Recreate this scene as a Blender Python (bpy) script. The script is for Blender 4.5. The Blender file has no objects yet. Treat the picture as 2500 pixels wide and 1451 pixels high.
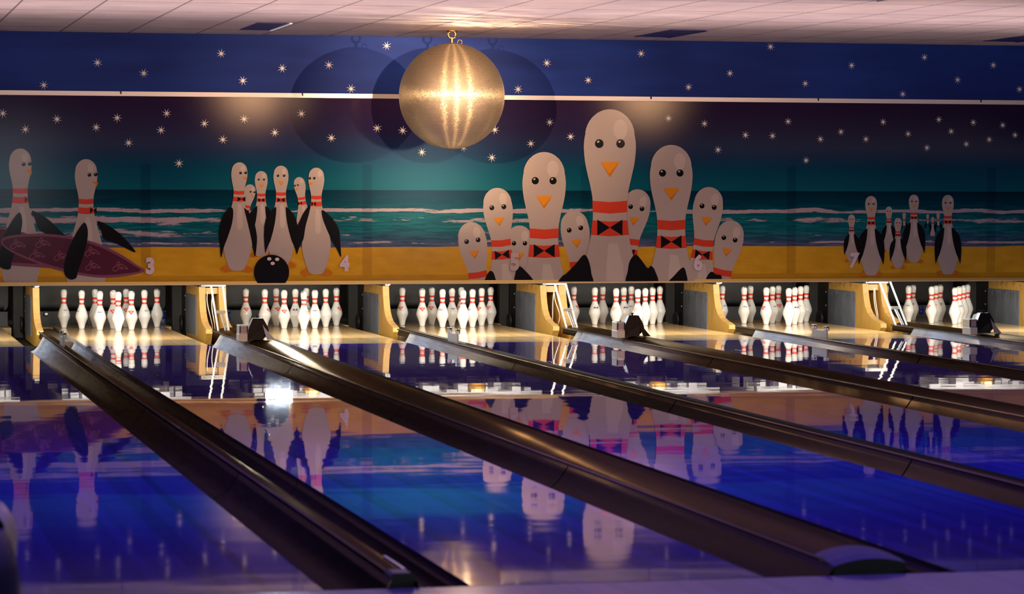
import bpy, math, random
from mathutils import Vector, Matrix
random.seed(7)
C = bpy.context.scene.collection
PI = math.pi
# ------------------------------------------------------------------ camera solved from the photo
F, YAW, PIT, CX, CY, CH, ROLL = 7145.43, 0.2294897, 0.0371641, 0.0, -9.91035, 1.38423, -0.0026329
YM = 16.265           # front plane of the painted masking panels
ZB, ZT, ZC = 0.513, 2.215, 2.758
def ray(x, y):
    r = (x - 1250) / F; u = -(y - 725.5) / F
    c, s = math.cos(ROLL), math.sin(ROLL)
    r, u = r * c + u * s, -r * s + u * c
    d = math.cos(PIT) + u * math.sin(PIT); dz = -math.sin(PIT) + u * math.cos(PIT)
    fx, fy = math.sin(YAW), math.cos(YAW)
    return (r * fy + d * fx, -r * fx + d * fy, dz)
def at(x, y, X=None, Y=None, Z=None):
    D = ray(x, y)
    if Z is not None: t = (Z - CH) / D[2]
    elif Y is not None: t = (Y - CY) / D[1]
    else: t = (X - CX) / D[0]
    return (CX + t * D[0], CY + t * D[1], CH + t * D[2])

LANES = {'3': 2.7064, '4': 4.5046, '5': 6.0924, '6': 7.8789, '7': 9.4650, '8': 11.2563}
LW = 0.533
lane_x = [1.1184] + list(LANES.values())
lane_tag = ['', 'number three', 'number four', 'number five', 'number six', 'number seven', '']

# ------------------------------------------------------------------ materials
def new_mat(name):
    m = bpy.data.materials.new(name); m.use_nodes = True
    nt = m.node_tree
    return m, nt, nt.nodes['Principled BSDF'], nt.links
def pm(name, col, rough=.5, metal=0, spec=.5, coat=0, emis=None, es=0, noise=0, nscale=20, bump=0, bscale=60):
    m, nt, b, L = new_mat(name)
    b.inputs['Base Color'].default_value = (*col, 1)
    b.inputs['Roughness'].default_value = rough
    b.inputs['Metallic'].default_value = metal
    b.inputs['Specular IOR Level'].default_value = spec
    b.inputs['Coat Weight'].default_value = coat
    if emis:
        b.inputs['Emission Color'].default_value = (*emis, 1); b.inputs['Emission Strength'].default_value = es
    if noise or bump:
        tc = nt.nodes.new('ShaderNodeTexCoord')
    if noise:
        n = nt.nodes.new('ShaderNodeTexNoise'); n.inputs['Scale'].default_value = nscale; n.inputs['Detail'].default_value = 4
        L.new(tc.outputs['Object'], n.inputs['Vector'])
        mx = nt.nodes.new('ShaderNodeMix'); mx.data_type = 'RGBA'
        mx.inputs['A'].default_value = (*[c * (1 - noise) for c in col], 1)
        mx.inputs['B'].default_value = (*[min(1, c * (1 + noise)) for c in col], 1)
        L.new(n.outputs['Fac'], mx.inputs['Factor']); L.new(mx.outputs['Result'], b.inputs['Base Color'])
    if bump:
        n2 = nt.nodes.new('ShaderNodeTexNoise'); n2.inputs['Scale'].default_value = bscale
        L.new(tc.outputs['Object'], n2.inputs['Vector'])
        bp = nt.nodes.new('ShaderNodeBump'); bp.inputs['Strength'].default_value = 1; bp.inputs['Distance'].default_value = bump
        L.new(n2.outputs['Fac'], bp.inputs['Height']); L.new(bp.outputs['Normal'], b.inputs['Normal'])
    return m
class NT:
    """tiny node helper"""
    def __init__(s, nt): s.nt = nt; s.L = nt.links
    def _set(s, sock, v):
        if hasattr(v, 'is_output') or isinstance(v, bpy.types.NodeSocket): s.L.new(v, sock)
        else: sock.default_value = v
    def math(s, op, a, b=0.0, clamp=False):
        n = s.nt.nodes.new('ShaderNodeMath'); n.operation = op; n.use_clamp = clamp
        s._set(n.inputs[0], a); s._set(n.inputs[1], b); return n.outputs[0]
    def smooth(s, v, lo, hi):
        n = s.nt.nodes.new('ShaderNodeMapRange'); n.interpolation_type = 'SMOOTHSTEP'
        s._set(n.inputs['Value'], v); n.inputs['From Min'].default_value = lo; n.inputs['From Max'].default_value = hi
        return n.outputs['Result']
    def mix(s, f, a, b, mode='MIX'):
        n = s.nt.nodes.new('ShaderNodeMix'); n.data_type = 'RGBA'; n.blend_type = mode
        s._set(n.inputs['Factor'], f)
        s._set(n.inputs['A'], (*a, 1) if isinstance(a, tuple) and len(a) == 3 else a)
        s._set(n.inputs['B'], (*b, 1) if isinstance(b, tuple) and len(b) == 3 else b)
        return n.outputs['Result']
    def pos(s):
        g = s.nt.nodes.new('ShaderNodeNewGeometry'); x = s.nt.nodes.new('ShaderNodeSeparateXYZ')
        s.L.new(g.outputs['Position'], x.inputs[0]); return g.outputs['Position'], x.outputs
    def objc(s):
        g = s.nt.nodes.new('ShaderNodeTexCoord'); x = s.nt.nodes.new('ShaderNodeSeparateXYZ')
        s.L.new(g.outputs['Object'], x.inputs[0]); return g.outputs['Object'], x.outputs
    def vec(s, x, y, z):
        n = s.nt.nodes.new('ShaderNodeCombineXYZ')
        for i, v in enumerate((x, y, z)): s._set(n.inputs[i], v)
        return n.outputs[0]
    def noise(s, vec, scale=1, detail=2, rough=.5, col=False):
        n = s.nt.nodes.new('ShaderNodeTexNoise'); n.inputs['Scale'].default_value = scale
        n.inputs['Detail'].default_value = detail; n.inputs['Roughness'].default_value = rough
        s.L.new(vec, n.inputs['Vector']); return n.outputs['Color' if col else 'Fac']
    def ramp(s, v, stops):
        n = s.nt.nodes.new('ShaderNodeValToRGB'); e = n.color_ramp.elements
        while len(e) < len(stops): e.new(.5)
        for el, (p, c) in zip(e, stops): el.position = p; el.color = (*c, 1)
        s._set(n.inputs['Fac'], v); return n.outputs['Color']
    def bump(s, h, dist):
        n = s.nt.nodes.new('ShaderNodeBump'); n.inputs['Strength'].default_value = 1; n.inputs['Distance'].default_value = dist
        s.L.new(h, n.inputs['Height']); return n.outputs['Normal']
def srgb(r, g, b):
    f = lambda c: (c / 255 / 12.92) if c <= 10 else ((c / 255 + .055) / 1.055) ** 2.4
    return (f(r), f(g), f(b))

def print_shader(nt, L, colour, k=.0065, rough=.135, normal=None, tint=(1, 1, 1), dist='BECKMANN'):
    """matt print under a thin satin film: diffuse plus a weak, tight sheen"""
    d = nt.nodes.new('ShaderNodeBsdfDiffuse'); g = nt.nodes.new('ShaderNodeBsdfGlossy'); a = nt.nodes.new('ShaderNodeAddShader')
    g.distribution = dist; g.inputs['Roughness'].default_value = rough; g.inputs['Color'].default_value = (k * tint[0], k * tint[1], k * tint[2], 1)
    if isinstance(colour, tuple): d.inputs['Color'].default_value = (*colour, 1)
    else: L.new(colour, d.inputs['Color'])
    if normal is not None: L.new(normal, g.inputs['Normal'])
    L.new(d.outputs[0], a.inputs[0]); L.new(g.outputs[0], a.inputs[1]); L.new(a.outputs[0], nt.nodes['Material Output'].inputs['Surface'])

# pins
m, nt, b, L = new_mat('pin_plastic'); N = NT(nt)
oc, ox = N.objc()
oi = nt.nodes.new('ShaderNodeObjectInfo')
rnd = N.math('MULTIPLY', oi.outputs['Random'], 37.0)
v = N.vec(N.math('ADD', ox[0], rnd), ox[1], N.math('MULTIPLY', ox[2], .12))
st = N.noise(v, 160, 4, .6)
stm = N.math('MULTIPLY', N.smooth(st, .53, .75), .32)
spk = N.noise(N.vec(N.math('ADD', ox[0], rnd), ox[1], ox[2]), 260, 2)
spm = N.math('MULTIPLY', N.smooth(spk, .62, .78), .4)
head = N.smooth(ox[2], .352, .372)
hn = N.noise(N.vec(N.math('ADD', ox[0], rnd), ox[1], ox[2]), 42, 3)
hm = N.math('MULTIPLY', N.math('MULTIPLY', head, N.smooth(hn, .46, .56)), N.smooth(oi.outputs['Random'], .25, .95))
col = N.mix(stm, (.80, .80, .78), (.34, .32, .31))
col = N.mix(spm, col, (.30, .28, .27))
col = N.mix(hm, col, (.16, .12, .09))
L.new(col, b.inputs['Base Color']); b.inputs['Roughness'].default_value = .28
M_pin = m
M_red = pm('pin_red', (.80, .05, .03), .3)
M_logo_red = pm('logo_red', (.80, .07, .05), .35)
M_logo_blue = pm('logo_blue', (.03, .04, .25), .35)
M_logo_faint = pm('logo_faint', (.35, .37, .50), .35)
M_logo_white = pm('logo_white', (.8, .8, .78), .35)
M_logo_amber = pm('logo_amber', (.85, .42, .22), .35)

# lanes
def lane_mat(name, wood):
    m, nt, b, L = new_mat(name); N = NT(nt)
    P, X = N.pos()
    board = N.math('FLOOR', N.math('DIVIDE', X[0], .0273 * (1 if wood else 1.6)))
    bv = N.noise(N.vec(N.math('MULTIPLY', board, 3.71), 0.0, 0.0), 1, 0)
    gv = N.noise(N.vec(N.math('MULTIPLY', X[0], 60), N.math('MULTIPLY', X[1], 1.2), 0.0), 1, 4, .6)
    if wood:
        c = N.ramp(N.math('ADD', N.math('MULTIPLY', bv, .7), N.math('MULTIPLY', gv, .35)),
                   [(.25, (.50, .29, .10)), (.55, (.64, .43, .19)), (.85, (.74, .56, .30))])
    else:
        c = N.ramp(N.math('ADD', N.math('MULTIPLY', bv, .85), N.math('MULTIPLY', gv, .12)),
                   [(.30, (.038, .020, .22)), (.75, (.085, .055, .50))])
    L.new(c, b.inputs['Base Color'])
    if wood: b.inputs['Roughness'].default_value = .10
    else: L.new(N.math('ADD', N.math('MULTIPLY', N.smooth(X[1], 6, -1), .028), .02), b.inputs['Roughness'])
    b.inputs['Specular IOR Level'].default_value = .55
    w1 = N.noise(N.vec(N.math('MULTIPLY', X[0], 1.1), N.math('MULTIPLY', X[1], 2.1), 0.0), 1, 1)
    w2 = N.noise(N.vec(N.math('MULTIPLY', board, 1.37), N.math('MULTIPLY', X[1], .9), 0.0), 1, 1)
    w3 = N.noise(N.vec(N.math('MULTIPLY', X[0], 2.6), N.math('MULTIPLY', X[1], 6.5), 0.0), 1, 2)
    w = N.math('ADD', N.math('ADD', w1, N.math('MULTIPLY', w2, .3)), N.math('MULTIPLY', w3, .16))
    L.new(N.bump(w, .0010), b.inputs['Normal'])
    return m
M_lane = lane_mat('purple_lane_gloss', False)
M_deck = lane_mat('maple_deck_gloss', True)
M_laneside = pm('lane_side_black', (.006, .006, .008), .5)

m, nt, b, L = new_mat('approach_gloss'); N = NT(nt)
P, X = N.pos()
board = N.math('FLOOR', N.math('DIVIDE', X[0], .055))
bv = N.noise(N.vec(N.math('MULTIPLY', board, 5.1), 0.0, 0.0), 1, 0)
L.new(N.ramp(bv, [(.3, (.17, .09, .26)), (.7, (.27, .15, .36))]), b.inputs['Base Color'])
b.inputs['Roughness'].default_value = .25
M_app = m

# gutters and dividers
m, nt, b, L = new_mat('gutter_plastic'); N = NT(nt)
P, X = N.pos()
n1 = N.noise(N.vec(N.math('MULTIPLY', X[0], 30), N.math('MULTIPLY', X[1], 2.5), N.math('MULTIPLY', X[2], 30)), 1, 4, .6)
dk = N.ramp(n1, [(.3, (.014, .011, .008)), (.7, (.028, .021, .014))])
lit_end = N.ramp(n1, [(.3, (.24, .26, .30)), (.7, (.38, .40, .45))])
print_shader(nt, L, N.mix(N.smooth(X[1], 12.6, 15.6), dk, lit_end), k=.055, rough=.27, tint=(1, .76, .50), dist='GGX')  # paler towards the pit: falloff of the pin lights painted into the colour
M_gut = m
def worn_plastic(name, dark, k, rough):
    m, nt, b, L = new_mat(name); N = NT(nt); P, X = N.pos()
    n = N.noise(N.vec(N.math('MULTIPLY', X[0], 22), N.math('MULTIPLY', X[1], 1.6), N.math('MULTIPLY', X[2], 22)), 1, 4, .6)
    c = N.ramp(n, [(.3, tuple(v * .7 for v in dark)), (.7, tuple(v * 1.5 for v in dark))])
    print_shader(nt, L, c, k=k, rough=rough, tint=(1, .72, .42), dist='GGX'); return m
M_gutcap = worn_plastic('divider_plastic', (.020, .012, .006), .080, .24)
M_rail = worn_plastic('divider_rail', (.05, .048, .045), .14, .25)
M_black = pm('black_plastic', (.008, .008, .009), .45, spec=.2)
M_flat = pm('flat_gutter', (.10, .075, .055), .5, noise=.4, nscale=12)
M_metal = pm('brushed_steel', (.52, .53, .55), .33, metal=1)
M_steel2 = pm('grey_painted_steel', (.40, .41, .43), .4, metal=.3)

# kickbacks
m, nt, b, L = new_mat('yellow_kickback_wood'); N = NT(nt)
oc, ox = N.objc()
g = N.noise(N.vec(N.math('MULTIPLY', ox[0], 25), N.math('MULTIPLY', ox[1], 25), N.math('MULTIPLY', ox[2], 3)), 1, 5, .6)
c = N.ramp(g, [(.25, (.46, .235, .035)), (.5, (.56, .31, .06)), (.8, (.64, .40, .11))])
dirt = N.math('MULTIPLY', N.math('MULTIPLY', N.smooth(ox[2], .33, .42), N.smooth(N.noise(oc, 16, 4), .47, .62)), .65)
L.new(N.mix(dirt, c, (.16, .10, .04)), b.inputs['Base Color']); b.inputs['Roughness'].default_value = .35
M_kick = m
M_kickedge = pm('pale_edge_wood', (.52, .32, .11), .35, noise=.2, nscale=18)
M_gapwood = pm('dark_gap_wood', (.20, .08, .02), .5, noise=.3, nscale=12)
m, nt, b, L = new_mat('grey_kick_plate'); N = NT(nt)
oc, ox = N.objc()
g = N.noise(N.vec(N.math('MULTIPLY', ox[1], 40), N.math('MULTIPLY', ox[1], 3), N.math('MULTIPLY', ox[2], 6)), 1, 4)
c = N.ramp(g, [(.3, (.12, .135, .165)), (.7, (.19, .21, .25))])
dirt = N.math('MULTIPLY', N.math('MULTIPLY', N.smooth(ox[2], .2, .34), N.smooth(N.noise(oc, 22, 4), .5, .64)), .7)
L.new(N.mix(dirt, c, (.03, .03, .035)), b.inputs['Base Color']); b.inputs['Roughness'].default_value = .4
M_plate = m
M_green = pm('dark_green_rail', (.01, .05, .045), .4)
M_pitdark = pm('pit_dark', (.011, .010, .009), .6, noise=.5, nscale=9)
M_curtain = pm('pit_curtain_black', (.012, .012, .0135), .5, noise=.4, nscale=10)
M_board = pm('pit_board_grey', (.055, .062, .075), .5, noise=.3, nscale=15)
M_blue = pm('blue_disc', (.012, .02, .30), .4)
M_paleblue = pm('pale_blue_disc', (.16, .20, .50), .4)
M_white = pm('white_paint', (.78, .78, .76), .35)
M_offw = pm('aged_white_plastic', (.62, .58, .48), .4)
M_brass = pm('brass', (.75, .52, .16), .25, metal=1)
M_bronze = pm('dark_bronze', (.42, .25, .08), .35, metal=1)
M_cable = pm('cable_white', (.70, .66, .58), .5)
M_brown = pm('brown_hood', (.018, .012, .010), .5, spec=.15)
M_hoodface = pm('hood_side', (.30, .26, .20), .3, spec=.8)
M_window = pm('lens_window', (.42, .33, .33), .15, spec=.8)
M_pins_white = pm('machine_white', (.14, .14, .15), .4)
M_rubber = pm('rubber_cup', (.02, .018, .02), .5)
M_lamp = pm('lamp_glass', (.9, .95, 1), .3, emis=(.75, .85, 1), es=3)

# mural print inks: all share the same slightly glossy vinyl
def ink(name, col):
    m, nt, b, L = new_mat(name); print_shader(nt, L, col); return m
K_white = ink('ink_pin_white', (.41, .365, .34))
K_pale = ink('ink_highlight', (.49, .445, .415))
K_red = ink('ink_red', (.56, .055, .03))
K_black = ink('ink_black', (.010, .010, .012))
K_orange = ink('ink_orange', (.66, .27, .02))
K_orange2 = ink('ink_dark_orange', (.50, .17, .02))
K_eye = ink('ink_eye', (.008, .010, .009))
K_glint = ink('ink_glint', (.55, .52, .50))
K_star = ink('ink_star', (.80, .78, .72))
K_maroon = ink('ink_maroon', (.085, .022, .045))
K_mauve = ink('ink_mauve', (.20, .07, .12))
K_line = ink('ink_pink_line', (.34, .14, .20))
K_num = ink('ink_number', (.62, .52, .62))
K_numfaint = ink('ink_number_faint', (.46, .39, .40))
K_foot = ink('ink_feet', (.50, .17, .02))
K_hole = ink('ink_hole', (.66, .56, .52))

# beach print
SEAM = [2.758, 4.763, 6.808, 8.807, 10.81, .755]
m, nt, b, L = new_mat('beach_print'); N = NT(nt)
P, X = N.pos()
warp = N.math('MULTIPLY', N.math('SUBTRACT', N.noise(N.vec(N.math('MULTIPLY', X[0], 1.5), 0.0, N.math('MULTIPLY', X[2], 4)), 1, 4), .5), .085)
z = N.math('ADD', X[2], warp)
t = N.math('DIVIDE', N.math('SUBTRACT', z, ZB), 1.70)
sand_n = N.noise(N.vec(N.math('MULTIPLY', X[0], 5), 0.0, N.math('MULTIPLY', X[2], 14)), 1, 4)
sand = N.mix(sand_n, (.46, .25, .014), (.70, .42, .034))
sea_n = N.noise(N.vec(N.math('MULTIPLY', X[0], 3.2), 0.0, N.math('MULTIPLY', X[2], 45)), 1, 5, .62)
sea = N.ramp(t, [(.19, (.16, .17, .30)), (.235, (.05, .12, .20)), (.29, (.012, .20, .22)), (.36, (.006, .17, .19)), (.43, (.003, .07, .105)), (.50, (.004, .03, .055))])
sea = N.mix(N.math('MULTIPLY', N.smooth(sea_n, .40, .66), .75), sea, (.002, .035, .06))
sea = N.mix(N.math('MULTIPLY', N.smooth(sea_n, .56, .70), N.math('MULTIPLY', N.smooth(t, .46, .36), .35)), sea, (.04, .30, .30))
fn = N.noise(N.vec(N.math('MULTIPLY', X[0], 3.4), 0.0, N.math('MULTIPLY', X[2], 30)), 1, 7, .72)
big = N.noise(N.vec(N.math('MULTIPLY', X[0], .9), 0.0, N.math('MULTIPLY', X[2], 5)), 1, 3)
def band(zc, w, bias):
    d = N.math('ABSOLUTE', N.math('SUBTRACT', z, zc))
    return N.math('MULTIPLY', N.smooth(d, w, w * .2), bias)
foam = N.math('ADD', band(1.175, .036, .50), N.math('ADD', band(1.09, .045, .26), N.math('ADD', band(.965, .05, .24), band(.888, .022, .40))))
leftness = N.smooth(X[0], 3.9, 2.9)
foam = N.math('ADD', foam, N.math('MULTIPLY', N.math('MULTIPLY', leftness, band(1.04, .17, .62)), .36))
fm = N.smooth(N.math('ADD', N.math('ADD', foam, N.math('MULTIPLY', fn, 1.1)), N.math('MULTIPLY', big, .75)), 1.27, 1.36)
sea = N.mix(N.math('MULTIPLY', fm, .9), sea, (.54, .45, .46))
sea = N.mix(1.0, sea, (.80, .80, .88), 'MULTIPLY')
sky = N.ramp(t, [(.50, (.006, .115, .155)), (.60, (.004, .075, .12)), (.70, (.008, .030, .085)), (.82, (.018, .014, .055)), (1.0, (.030, .014, .045))])
sky_n = N.noise(N.vec(N.math('MULTIPLY', X[0], .7), 0.0, N.math('MULTIPLY', X[2], 1.5)), 1, 3)
sky = N.mix(N.math('MULTIPLY', sky_n, .5), sky, N.mix(1.0, sky, (.45, .6, .9), 'MULTIPLY'))
zs = N.math('ADD', X[2], N.math('MULTIPLY', N.math('SUBTRACT', N.noise(N.vec(N.math('MULTIPLY', X[0], .8), 0.0, 0.0), 1, 2), .5), .05))
c = N.mix(N.smooth(zs, .842, .850), sand, sea)
c = N.mix(N.smooth(X[2], 1.360, 1.368), c, sky)
dark = N.smooth(X[2], .596, .590)
dark = N.math('MAXIMUM', dark, N.math('MULTIPLY', N.smooth(X[2], 1.592, 1.597), .0))
for s in SEAM:
    d = N.math('ABSOLUTE', N.math('SUBTRACT', X[0], s))
    dark = N.math('MAXIMUM', dark, N.math('MULTIPLY', N.smooth(d, .046, .042), N.smooth(X[2], 1.597, 1.592)))
c = N.mix(N.math('MULTIPLY', dark, .55), c, N.mix(1.0, c, (.62, .55, .66), 'MULTIPLY'))
weave = N.noise(N.vec(N.math('MULTIPLY', X[0], 220), 0.0, N.math('MULTIPLY', X[2], 30)), 1, 2)
print_shader(nt, L, c, normal=N.bump(weave, .00003))
M_beach = m
m, nt, b, L = new_mat('night_sky_print'); N = NT(nt)
P, X = N.pos()
n1 = N.noise(N.vec(N.math('MULTIPLY', X[0], .9), 0.0, N.math('MULTIPLY', X[2], 5)), 1, 4)
L.new(N.ramp(n1, [(.3, (.006, .022, .16)), (.7, (.010, .040, .26))]), b.inputs['Base Color'])
b.inputs['Roughness'].default_value = .6; b.inputs['Specular IOR Level'].default_value = .15
M_night = m
M_alu = pm('aluminium_trim', (.55, .50, .47), .35, metal=.4)
M_gold = pm('yellow_edge_trim', (.75, .52, .12), .3, metal=.2)
M_pale = pm('pale_edge_trim', (.70, .56, .34), .3)

# ceiling
m, nt, b, L = new_mat('ceiling_tiles'); N = NT(nt)
P, X = N.pos()
fx = N.math('ABSOLUTE', N.math('SUBTRACT', N.math('FRACT', N.math('DIVIDE', N.math('SUBTRACT', X[0], 3.212 - .302 + 60.4), .604)), .5))
fy = N.math('ABSOLUTE', N.math('SUBTRACT', N.math('FRACT', N.math('DIVIDE', N.math('SUBTRACT', X[1], 15.522 - .605 + 121), 1.21)), .5))
lx = N.smooth(fx, .0165, .010); ly = N.smooth(fy, .018, .012)
line = N.math('MAXIMUM', lx, N.math('MULTIPLY', ly, .8))
tn = N.noise(P, 3, 3)
tile = N.ramp(tn, [(.3, (.52, .44, .43)), (.7, (.62, .53, .51))])
L.new(N.mix(N.math('MULTIPLY', line, .8), tile, (.06, .045, .06)), b.inputs['Base Color']); b.inputs['Roughness'].default_value = .75
fine = N.noise(P, 120, 2)
L.new(N.bump(fine, .003), b.inputs['Normal'])
M_ceil = m
M_wall = pm('dark_wall_paint', (.05, .04, .07), .8, noise=.2, nscale=2)
M_sub = pm('dark_subfloor', (.01, .01, .012), .8, noise=.3, nscale=3)
M_fix = pm('fixture_blue_louvre', (.035, .03, .14), .35, noise=.3, nscale=8)
M_fixw = pm('fixture_white_rim', (.85, .82, .80), .3, emis=(1, .9, .85), es=.25)

# mirror ball
def ball_mat(rot, rough=.40):
    pass
m, nt, b, L = new_mat('mirror_facets')
def an(rot, rough, col):
    p = nt.nodes.new('ShaderNodeBsdfPrincipled')
    p.inputs['Base Color'].default_value = (*col, 1); p.inputs['Metallic'].default_value = 1
    p.inputs['Roughness'].default_value = rough; p.inputs['Anisotropic'].default_value = 1.0
    p.inputs['Anisotropic Rotation'].default_value = rot
    tg = nt.nodes.new('ShaderNodeTangent'); tg.direction_type = 'RADIAL'; tg.axis = 'Z'
    L.new(tg.outputs[0], p.inputs['Tangent']); return p
gold = (.70, .61, .42)
p1, p2 = an(0, .36, gold), an(.25, .38, gold)
p3 = nt.nodes.new('ShaderNodeBsdfPrincipled'); p3.inputs['Base Color'].default_value = (.70, .62, .46, 1); p3.inputs['Metallic'].default_value = 1; p3.inputs['Roughness'].default_value = .62
s1 = nt.nodes.new('ShaderNodeMixShader'); s1.inputs[0].default_value = .58; L.new(p1.outputs[0], s1.inputs[1]); L.new(p2.outputs[0], s1.inputs[2])
s2 = nt.nodes.new('ShaderNodeMixShader'); s2.inputs[0].default_value = .42; L.new(s1.outputs[0], s2.inputs[1]); L.new(p3.outputs[0], s2.inputs[2])
L.new(s2.outputs[0], nt.nodes['Material Output'].inputs['Surface'])
M_facet = m
M_grout = pm('ball_core_dark', (.10, .07, .035), .6)

# ------------------------------------------------------------------ mesh building
class MB:
    def __init__(s): s.v = []; s.f = []; s.m = []; s.sm = []
    def poly(s, pts, mi=0):
        n = len(s.v); s.v += [tuple(p) for p in pts]; s.f.append(tuple(range(n, n + len(pts)))); s.m.append(mi); s.sm.append(False)
    def quadgrid(s, rows, mi=0, closed=False, smooth=True):
        n = len(s.v); R, K = len(rows), len(rows[0])
        for r in rows: s.v += [tuple(p) for p in r]
        for i in range(R - 1):
            for j in range(K if closed else K - 1):
                j2 = (j + 1) % K
                s.f.append((n + i * K + j, n + i * K + j2, n + (i + 1) * K + j2, n + (i + 1) * K + j)); s.m.append(mi); s.sm.append(smooth)
    def box(s, x0, x1, y0, y1, z0, z1, mi=0):
        P = [(x, y, z) for z in (z0, z1) for y in (y0, y1) for x in (x0, x1)]
        n = len(s.v); s.v += P
        for q in ((0, 2, 3, 1), (4, 5, 7, 6), (0, 1, 5, 4), (2, 6, 7, 3), (0, 4, 6, 2), (1, 3, 7, 5)):
            s.f.append(tuple(n + i for i in q)); s.m.append(mi); s.sm.append(False)
    def bbox(s, x0, x1, y0, y1, z0, z1, b=.005, mi=0):
        """box with chamfered vertical/top edges"""
        ring = [(x0 + b, y0), (x1 - b, y0), (x1, y0 + b), (x1, y1 - b), (x1 - b, y1), (x0 + b, y1), (x0, y1 - b), (x0, y0 + b)]
        cx, cy = (x0 + x1) / 2, (y0 + y1) / 2
        def ins(r, k): return [(x + (b if x < cx else -b) * k, y + (b if y < cy else -b) * k) for x, y in r]
        rows = [[(x, y, z0) for x, y in ring], [(x, y, z1 - b) for x, y in ring], [(x, y, z1) for x, y in ins(ring, .7)]]
        s.quadgrid(rows, mi, closed=True, smooth=False)
        s.poly(rows[-1], mi); s.poly(rows[0][::-1], mi)
    def prism(s, prof, axis, a, b, mi=0, caps=True, smooth=False, mis=None):
        """closed 2-D profile swept along an axis: 'x' profile is (y,z), 'y' profile is (x,z), 'z' profile is (x,y)"""
        f = {'x': lambda t, p: (t, p[0], p[1]), 'y': lambda t, p: (p[0], t, p[1]), 'z': lambda t, p: (p[0], p[1], t)}[axis]
        n = len(s.v); K = len(prof)
        s.v += [f(a, p) for p in prof] + [f(b, p) for p in prof]
        for j in range(K):
            k = (j + 1) % K
            s.f.append((n + j, n + k, n + K + k, n + K + j)); s.m.append(mis[j] if mis else mi); s.sm.append(smooth)
        if caps:
            s.poly([f(a, p) for p in prof][::-1], mi); s.poly([f(b, p) for p in prof], mi)
    def lathe(s, prof, c=(0, 0, 0), seg=32, mi=0):
        rows = [[(c[0] + r * math.cos(2 * PI * j / seg), c[1] + r * math.sin(2 * PI * j / seg), c[2] + z) for j in range(seg)] for r, z in prof]
        s.quadgrid(rows, mi, closed=True)
    def tube(s, pts, r, seg=10, mi=0, caps=True):
        pts = [Vector(p) for p in pts]; rows = []
        up = Vector((.13, .21, .97))
        for i, p in enumerate(pts):
            d = (pts[min(i + 1, len(pts) - 1)] - pts[max(i - 1, 0)]).normalized()
            if abs(d.dot(up)) > .95: u2 = Vector((1, .1, 0))
            else: u2 = up
            a = d.cross(u2).normalized(); bb = d.cross(a).normalized()
            rows.append([p + a * (r * math.cos(2 * PI * j / seg)) + bb * (r * math.sin(2 * PI * j / seg)) for j in range(seg)])
        s.quadgrid(rows, mi, closed=True)
        if caps: s.poly(rows[0][::-1], mi); s.poly(rows[-1], mi)
WL = {}
def obj(name, mb, mats, parent=None, origin=None):
    """link MB as one mesh object; vertices are given in world space"""
    pw = WL[parent.name] if parent else Vector((0, 0, 0))
    if origin is None: origin = tuple(pw) if parent else (0, 0, 0)
    o3 = Vector(origin)
    me = bpy.data.meshes.new(name)
    me.from_pydata([tuple(Vector(v) - o3) for v in mb.v], [], mb.f)
    me.polygons.foreach_set('material_index', mb.m); me.polygons.foreach_set('use_smooth', mb.sm)
    for mt in (mats if isinstance(mats, (list, tuple)) else [mats]): me.materials.append(mt)
    me.update()
    o = bpy.data.objects.new(name, me); C.objects.link(o)
    o.parent = parent; o.location = o3 - pw
    WL[o.name] = o3
    return o
def tag(o, label, cat, group=None):
    o['label'] = label; o['category'] = cat
    if group: o['group'] = group
    return o
def thing(name, label, cat, loc, group=None):
    o = bpy.data.objects.new(name, None); C.objects.link(o); o.location = loc; o.empty_display_size = .1
    WL[o.name] = Vector(loc)
    return tag(o, label, cat, group)
def struct(name, mb, mats, label=None):
    o = obj(name, mb, mats); o['kind'] = 'structure'
    if label: o['label'] = label
    return o
def copy_thing(src, loc, label, group=None):
    r = src.copy(); C.objects.link(r); r.location = loc; r['label'] = label; WL[r.name] = Vector(loc)
    if group: r['group'] = group
    for ch in src.children:
        c = ch.copy(); C.objects.link(c); c.parent = r
        for g in ch.children:
            d = g.copy(); C.objects.link(d); d.parent = c
    return r

# ------------------------------------------------------------------ setting
XL, XR, YF, YB = -4.0, 17.0, -13.5, 21.2
b_ = MB(); b_.box(XL, XR, YF, YB, -.34, -.22); struct('floor', b_, M_sub)
b_ = MB(); b_.box(XL, XR, YF, -.012, -.22, 0.0); struct('floor_approach', b_, M_app)
b_ = MB(); b_.box(XL, XR, YF, YB, ZC, ZC + .1); struct('ceiling', b_, M_ceil)
b_ = MB(); b_.box(XL, XR, YB, YB + .1, -.34, ZC); struct('wall_back', b_, M_pitdark)
b_ = MB(); b_.box(XL, XR, YF - .1, YF, -.34, ZC); struct('wall_front', b_, M_wall)
b_ = MB(); b_.box(XL - .1, XL, YF, YB, -.34, ZC); struct('wall_left', b_, M_wall)
b_ = MB(); b_.box(XR, XR + .1, YF, YB, -.34, ZC); struct('wall_right', b_, M_wall)

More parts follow.
